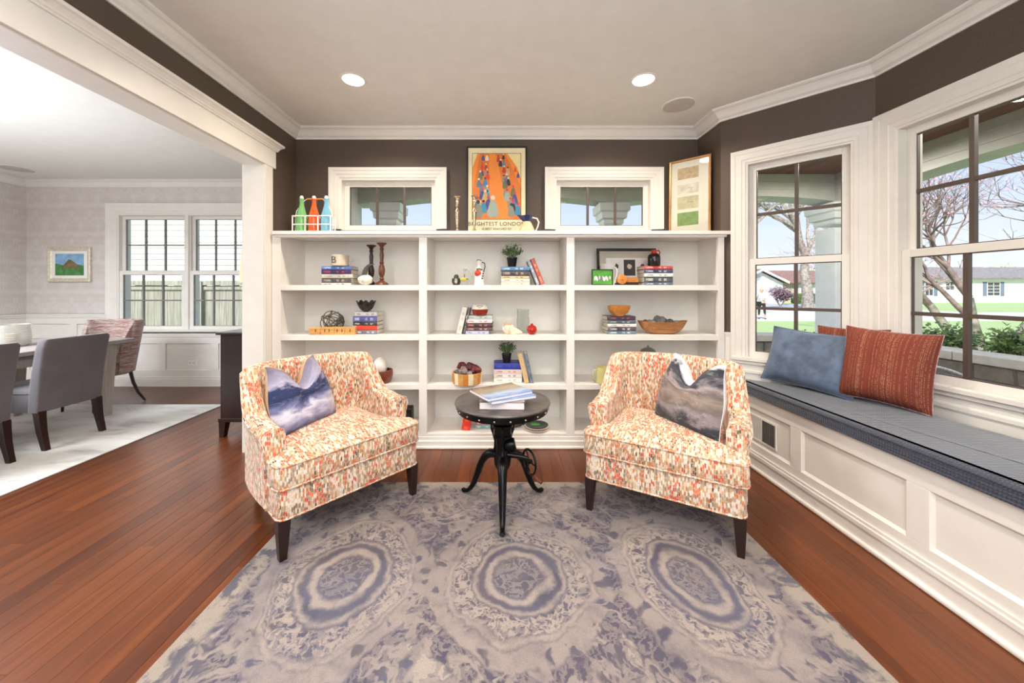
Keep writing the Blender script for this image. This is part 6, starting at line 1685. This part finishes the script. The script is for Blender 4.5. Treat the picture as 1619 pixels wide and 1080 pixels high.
# houses over the road
def siding_wall(m, a, b, c, d): m.box(a, b, c, d, GZ, 2.3)
def hwindow(t, xf, u0, u1, v0, v1, cols=2, rows=2, shut=None):
    f = MB(); fw = .09
    for q in ((u0 - fw, u1 + fw, v1, v1 + fw), (u0 - fw, u1 + fw, v0 - fw, v0), (u0 - fw, u0, v0, v1), (u1, u1 + fw, v0, v1)): f.box(q[0], q[1], -.06, 0, q[2], q[3], 0, xf)
    f = f.build('window', M['white'], t)
    MB().box(u0, u1, -.02, .0, v0, v1, 0, xf).build('pane', plain('far_glass', '4A5058', .15), f)
    for i in range(1, cols): MB().box(u0 + (u1 - u0) * i / cols - .03, u0 + (u1 - u0) * i / cols + .03, -.045, 0, v0, v1, 0, xf).build('muntin', M['white'], f)
    for i in range(1, rows): MB().box(u0, u1, -.045, 0, v0 + (v1 - v0) * i / rows - .03, v0 + (v1 - v0) * i / rows + .03, 0, xf).build('muntin', M['white'], f)
    if shut:
        for a, b in ((u0 - .62, u0 - .14), (u1 + .14, u1 + .62)): MB().box(a, b, -.05, 0, v0 - .1, v1 + .1, 0, xf).build('shutter', shut, t)
def HX(px, Y): return px2x(px, Y)
Yh = 45.0
t = thing('garage_house', 'white house with a gabled garage and brown roof seen through the angled bay window', 'house')
ga, gb, gp = HX(1160, Yh), HX(1243, Yh), HX(1201.5, Yh); ez = py2z(447.5, Yh); pz = py2z(427.5, Yh)
xh = frame_xf((0, Yh, 0), (1, 0, 0), (0, -1, 0))
MB().add([(ga + .4, 0, GZ), (gb - .4, 0, GZ), (gb - .4, 0, ez), (gp, 0, pz - .12), (ga + .4, 0, ez), (ga + .4, 10, GZ), (gb - .4, 10, GZ), (gb - .4, 10, ez), (gp, 10, pz - .12), (ga + .4, 10, ez)], [(0, 1, 2, 3, 4), (9, 8, 7, 6, 5), (1, 6, 7, 2), (0, 4, 9, 5)], 0, xh).build('gable_wall', M['siding'], t)
gd = MB().box(HX(1168, Yh), HX(1232, Yh), -.03, 0, GZ, ez - .3, 0, xh).build('garage_door', M['siding'], t)
for k in range(1, 4): MB().box(HX(1168, Yh), HX(1232, Yh), -.05, 0, GZ + k * .6, GZ + k * .6 + .04, 0, xh).build('door_groove', M['greytrim'], gd)
MB().lathe([(0, 0), (.35, 0), (.35, .04), (0, .05)], 20, xf=xh @ Matrix.Translation((gp - .3, 0, (ez + pz) / 2 - .1)) @ Matrix.Rotation(pi / 2, 4, 'X')).build('gable_vent', M['greytrim'], t)
for a, b in ((ga, gp), (gp, gb)):
    za_, zb_ = (ez, pz) if a == ga else (pz, ez)
    MB().rings([[(a, -.5, za_), (b, -.5, zb_), (b, 10, zb_), (a, 10, za_)], [(a, -.5, za_ + .16), (b, -.5, zb_ + .16), (b, 10, zb_ + .16), (a, 10, za_ + .16)]], xf=xh).build('roof_slope', M['shingle'], t)
    MB().rings([[(a, -.55, za_ - .1), (b, -.55, zb_ - .1), (b, -.5, zb_ - .1), (a, -.5, za_ - .1)], [(a, -.55, za_ + .18), (b, -.55, zb_ + .18), (b, -.5, zb_ + .18), (a, -.5, za_ + .18)]], xf=xh).build('fascia', M['siding'], t)
hr = HX(1345, Yh + 3); MB().box(gb - .5, hr, 3, 11, GZ, ez, 0, xh).build('main_wall', plain('beige_brick', 'C9BFA6', .9, var=.1), t)
MB().rings([[(gp, 2.4, ez), (hr + .4, 2.4, ez), (hr + .4, 11.6, ez), (gp, 11.6, ez)], [(gp, 2.4, ez + .15), (hr + .4, 2.4, ez + .15), (hr + .4, 11.6, ez + .15), (gp, 11.6, ez + .15)], [(gp, 6.9, pz + .35), (hr + .4, 6.9, pz + .35), (hr + .4, 7.1, pz + .35), (gp, 7.1, pz + .35)]], xf=xh).build('main_roof', M['shingle'], t)
xh2 = frame_xf((0, Yh + 3, 0), (1, 0, 0), (0, -1, 0))
MB().box(HX(1258, Yh + 3), HX(1292, Yh + 3), -.05, 0, GZ, ez - .05, 0, xh2).build('front_panel', M['siding'], t)
for k in range(3): hwindow(t, xh2, HX(1263 + k * 8.2, Yh + 3), HX(1269 + k * 8.2, Yh + 3), py2z(461, Yh + 3), py2z(450.5, Yh + 3), 2, 3)
bush('plum_shrub', 'wide purple leaved shrub in front of the white garage', 'shrub', HX(1234, 36), 36, 1.0, 1.45, .9, .85, 2600, .16, M['leafplum'], 60)
t = thing('clipped_hedge', 'long clipped green hedge before the windows of the garage house', 'hedge', (HX(1280, 46), 46, GZ))
MB().box(-2.1, 2.2, -.45, .45, 0, 1.2).build('hedge_core', plain('hedge_dark', '3E5A2E', .95, var=.2, sc=3), t, bevel=.2)
m = MB(); rq = random.Random(3)
for _ in range(2600):
    p = Vector((rq.uniform(-2.2, 2.3), rq.uniform(-.5, -.4) if rq.random() < .6 else rq.uniform(-.5, .5), rq.uniform(.05, 1.2))); 
    if p.y > -.4: p.z = rq.uniform(1.15, 1.27)
    a = Vector((rq.gauss(0, 1), rq.gauss(-1, 1), rq.gauss(0, 1))).normalized(); b = a.orthogonal().normalized(); l = .14
    m.add([p, p + a * l * .5 + b * l * .3, p + a * l, p + a * l * .5 - b * l * .3], [(0, 1, 2, 3)])
o = m.build('foliage', M['leaf'], t); o['kind'] = 'stuff'
Yh = 50.0
t = thing('white_house', 'long white house with blue grey shutters seen through the side bay window', 'house')
xh = frame_xf((0, Yh, 0), (1, 0, 0), (0, -1, 0)); a, b = HX(1395, Yh), HX(1760, Yh); ez = py2z(441, Yh); pz = py2z(425, Yh)
MB().box(a, b, 0, 9, GZ, ez, 0, xh).build('wall', M['siding'], t)
for k in range(12): MB().box(a, b, -.02, 0, GZ + .2 + k * .24, GZ + .225 + k * .24, 0, xh).build('siding_board', M['greywhite'], t)
MB().rings([[(a - .4, -.6, ez), (b, -.6, ez), (b, 9.6, ez), (a - .4, 9.6, ez)], [(a - .4, -.6, ez + .16), (b, -.6, ez + .16), (b, 9.6, ez + .16), (a - .4, 9.6, ez + .16)], [(a - .4, 4.4, pz + .5), (b, 4.4, pz + .5), (b, 4.6, pz + .5), (a - .4, 4.6, pz + .5)]], xf=xh).build('roof', M['shingle2'], t)
shm = plain('blue_grey_shutter', '6E7C90', .7)
for (p0, p1, q0, q1, sh) in ((1462.5, 1474.5, 446.5, 467, shm), (1495, 1508, 446, 458, None), (1561, 1580, 447, 467, shm), (1640, 1660, 447, 467, shm)):
    hwindow(t, xh, HX(p0, Yh), HX(p1, Yh), py2z(q1, Yh), py2z(q0, Yh), 2, 4 if p0 > 1500 else 2, sh)
# pale spring trees beyond the houses
tl = ['beyond the garage ridge', 'beyond the brown roof, middle', 'beyond the brown roof, near the corner column', 'between the two houses', 'beyond the white house, at its near gable', 'beyond the white house, second', 'beyond the white house, third', 'beyond the white house, last']
for k, (px, hh_) in enumerate(((1195, 4.6), (1235, 5.0), (1290, 5.4), (1400, 5.0), (1455, 4.8), (1510, 5.2), (1570, 5.6), (1640, 5.2))):
    Yq = 66; bush('spring_tree', 'pale green spring tree ' + tl[k], 'tree', HX(px, Yq), Yq + 5 * (k % 2), 3.4, 2.6, 2.0, 2.9 * hh_ / 5, 1100, .55, M['leafpale'], 80 + k, 'pale spring trees beyond the houses')
# person on the street
def skin_body(name, pts, edges, mat, parent, sub=1):
    me = bpy.data.meshes.new(name); me.from_pydata([p[:3] for p in pts], edges, []); o = bpy.data.objects.new(name, me); COL.objects.link(o); o.parent = parent; me.materials.append(mat)
    sk = o.modifiers.new('skin', 'SKIN'); d = me.skin_vertices[0].data
    for i, p in enumerate(pts): d[i].radius = (p[3], p[4] if len(p) > 4 else p[3])
    d[0].use_root = True; sk.use_smooth_shade = True
    s = o.modifiers.new('sub', 'SUBSURF'); s.levels = sub; s.render_levels = sub; return o
px_, py_ = HX(1204, 20.4), 20.4
t = thing('person', 'person standing on the street in a white top and black leggings, carrying a black bag', 'person', (px_, py_, GZ + .02), RAD(-25))
B = [(0, 0, .93, .13, .10), (0, 0, 1.10, .115, .085), (0, 0, 1.30, .15, .09), (0, .0, 1.42, .06, .055), (0, -.01, 1.48, .05, .05), (0, -.015, 1.545, .078, .09), (0, -.015, 1.63, .075, .085),
     (-.17, 0, 1.37, .048), (-.23, .02, 1.12, .038), (-.20, -.06, .90, .028), (-.19, -.09, .83, .024),
     (.17, 0, 1.37, .048), (.22, .0, 1.12, .038), (.12, -.17, 1.10, .028), (.07, -.20, 1.12, .024),
     (-.10, 0, .86, .092), (-.11, -.01, .48, .055), (-.12, .03, .10, .038), (-.12, -.10, .035, .032), (.10, 0, .86, .092), (.13, -.06, .48, .055), (.16, .0, .10, .038), (.17, -.13, .035, .032)]
E = [(0, 1), (1, 2), (2, 3), (3, 4), (4, 5), (5, 6), (2, 7), (7, 8), (8, 9), (9, 10), (2, 11), (11, 12), (12, 13), (13, 14), (0, 15), (15, 16), (16, 17), (17, 18), (0, 19), (19, 20), (20, 21), (21, 22)]
def fingers(c, d, root):
    d = Vector(d).normalized(); s = d.cross(Vector((0, 1, 0))).normalized()
    for k, L in enumerate((.05, .06, .065, .06, .045)):
        i = len(B); o_ = s * ((k - 2) * .012); p = Vector(c) + o_ + d * .02; q = p + d * L * .6 + (s * -.02 if k == 0 else Vector((0, -.01, 0))); r = q + d * L * .4 + Vector((0, -.012, 0))
        for v in (p, q, r): B.append((v.x, v.y, v.z, .008))
        E.extend([(root, i), (i, i + 1), (i + 1, i + 2)])
fingers((-.19, -.09, .80), (0, 0, -1), 10); fingers((.05, -.205, 1.13), (-1, 0, .2), 14)
skin_body('body', B, E, M['skin'], t)
skin_body('white_top', [(0, 0, .90, .155, .125), (0, 0, 1.10, .145, .11), (0, 0, 1.30, .17, .11), (0, 0, 1.41, .08, .07), (-.17, 0, 1.36, .066), (-.235, .02, 1.12, .055), (-.21, -.04, .97, .042), (.17, 0, 1.36, .066), (.225, .0, 1.12, .055), (.15, -.13, 1.10, .042)], [(0, 1), (1, 2), (2, 3), (2, 4), (4, 5), (5, 6), (2, 7), (7, 8), (8, 9)], plain('white_knit', 'EFEAEA', .9), t)
skin_body('black_leggings', [(0, 0, .90, .135, .115), (-.10, 0, .82, .10), (-.11, -.01, .48, .064), (-.12, .03, .16, .046), (.10, 0, .82, .10), (.13, -.06, .48, .064), (.16, .0, .16, .046)], [(0, 1), (1, 2), (2, 3), (0, 4), (4, 5), (5, 6)], plain('black_knit', '26242A', .9), t)
for sx, yy in ((-.12, 0), (.165, -.03)): blob(MB(), (sx, yy - .03, .035), .045, .12, .04, 2, .02, 12, 8).build('shoe', M['black'], t, smooth=180)
hm = plain('blond_hair', 'C9A882', .9)
blob(MB(), (0, .012, 1.60), .098, .105, .115, 2, .03, 16, 12).build('hair', hm, t, smooth=180)
for sx in (-1, 1): blob(MB(), (sx * .03, -.105, 1.575), .010, .006, .008, 1, 0, 8, 6).build('eye', M['black'], t)
blob(MB(), (0, -.112, 1.548), .012, .018, .018, 1, 0, 8, 6).build('nose', M['skin'], t); blob(MB(), (0, -.105, 1.515), .024, .006, .006, 1, 0, 8, 6).build('mouth', plain('lips', 'A8564E', .6), t)
b_ = thing('shoulder_bag', 'black shoulder bag held by the person on the street', 'bag', (px_ - .20, py_ - .06, GZ + .72))
MB().box(-.16, .14, -.05, .06, 0, .26).build('bag_body', M['black'], b_, bevel=.03); MB().tube([(-.12, 0, .24), (-.08, 0, .5), (.0, .02, .74), (.06, 0, .5), (.1, 0, .24)], .010, 6).build('strap', M['black'], b_, smooth=60)
# fence and neighbour's wall outside the dining room window
t = thing('plank_fence', 'weathered grey plank fence outside the dining room window', 'fence', (0, 8.2, GZ)); ft = py2z(444, 8.2) - GZ
x = -9.2; k = 0; rq = random.Random(12)
while x < -4.0:
    w_ = .145; bx('plank', x + .003, x + w_ - .003, 0, .02, 0, ft - .10 + rq.uniform(-.012, .006), M['fence'], t); x += w_
for a in (-9.2, -6.75, -4.3): bx('post', a, a + .10, -.07, .03, 0, ft - .02, M['fence'], t, bevel=.004)
bx('rail', -9.2, -4.0, -.03, 0, ft - .20, ft - .13, M['fence'], t); bx('rail', -9.2, -4.0, -.03, 0, .4, .49, M['fence'], t); bx('top_rail', -9.2, -4.0, -.045, .035, ft - .10, ft, M['fence'], t, bevel=.004)
t = thing('neighbour_house', 'white lap sided wall of the neighbouring house beyond the plank fence', 'house', (0, 10.5, GZ))
bx('wall_core', -16, -4.7, .05, .3, 0, 6.5, M['siding'], t)
for k in range(36):
    z = k * .165
    MB().rings([[(x_, .035, z + .167), (x_, .008, z), (x_, .05, z), (x_, .05, z + .17)] for x_ in (-16, -4.7)]).build('lap_board', M['siding'], t)

for (x, y), lab in zip(((3.6, 3.9), (3.6, 1.6), (0.0, 4.1)), ('round porch ceiling lamp near the corner column', 'round porch ceiling lamp over the wicker chair', 'round porch ceiling lamp between the two transom windows')):
    t = thing('porch_light', lab, 'ceiling light', (x, y, PT))
    MB().lathe([(0, -.075), (.10, -.07), (.125, -.04), (.125, -.02)], 28).build('diffuser', plain('opal_glass', 'F2E6D0', .4, emit='FFE6C0', es=3.0), t, smooth=60)
    MB().lathe([(.126, -.045), (.135, -.03), (.135, 0), (0, 0)], 28, cap=False).build('rim', M['chrome'], t, smooth=40)
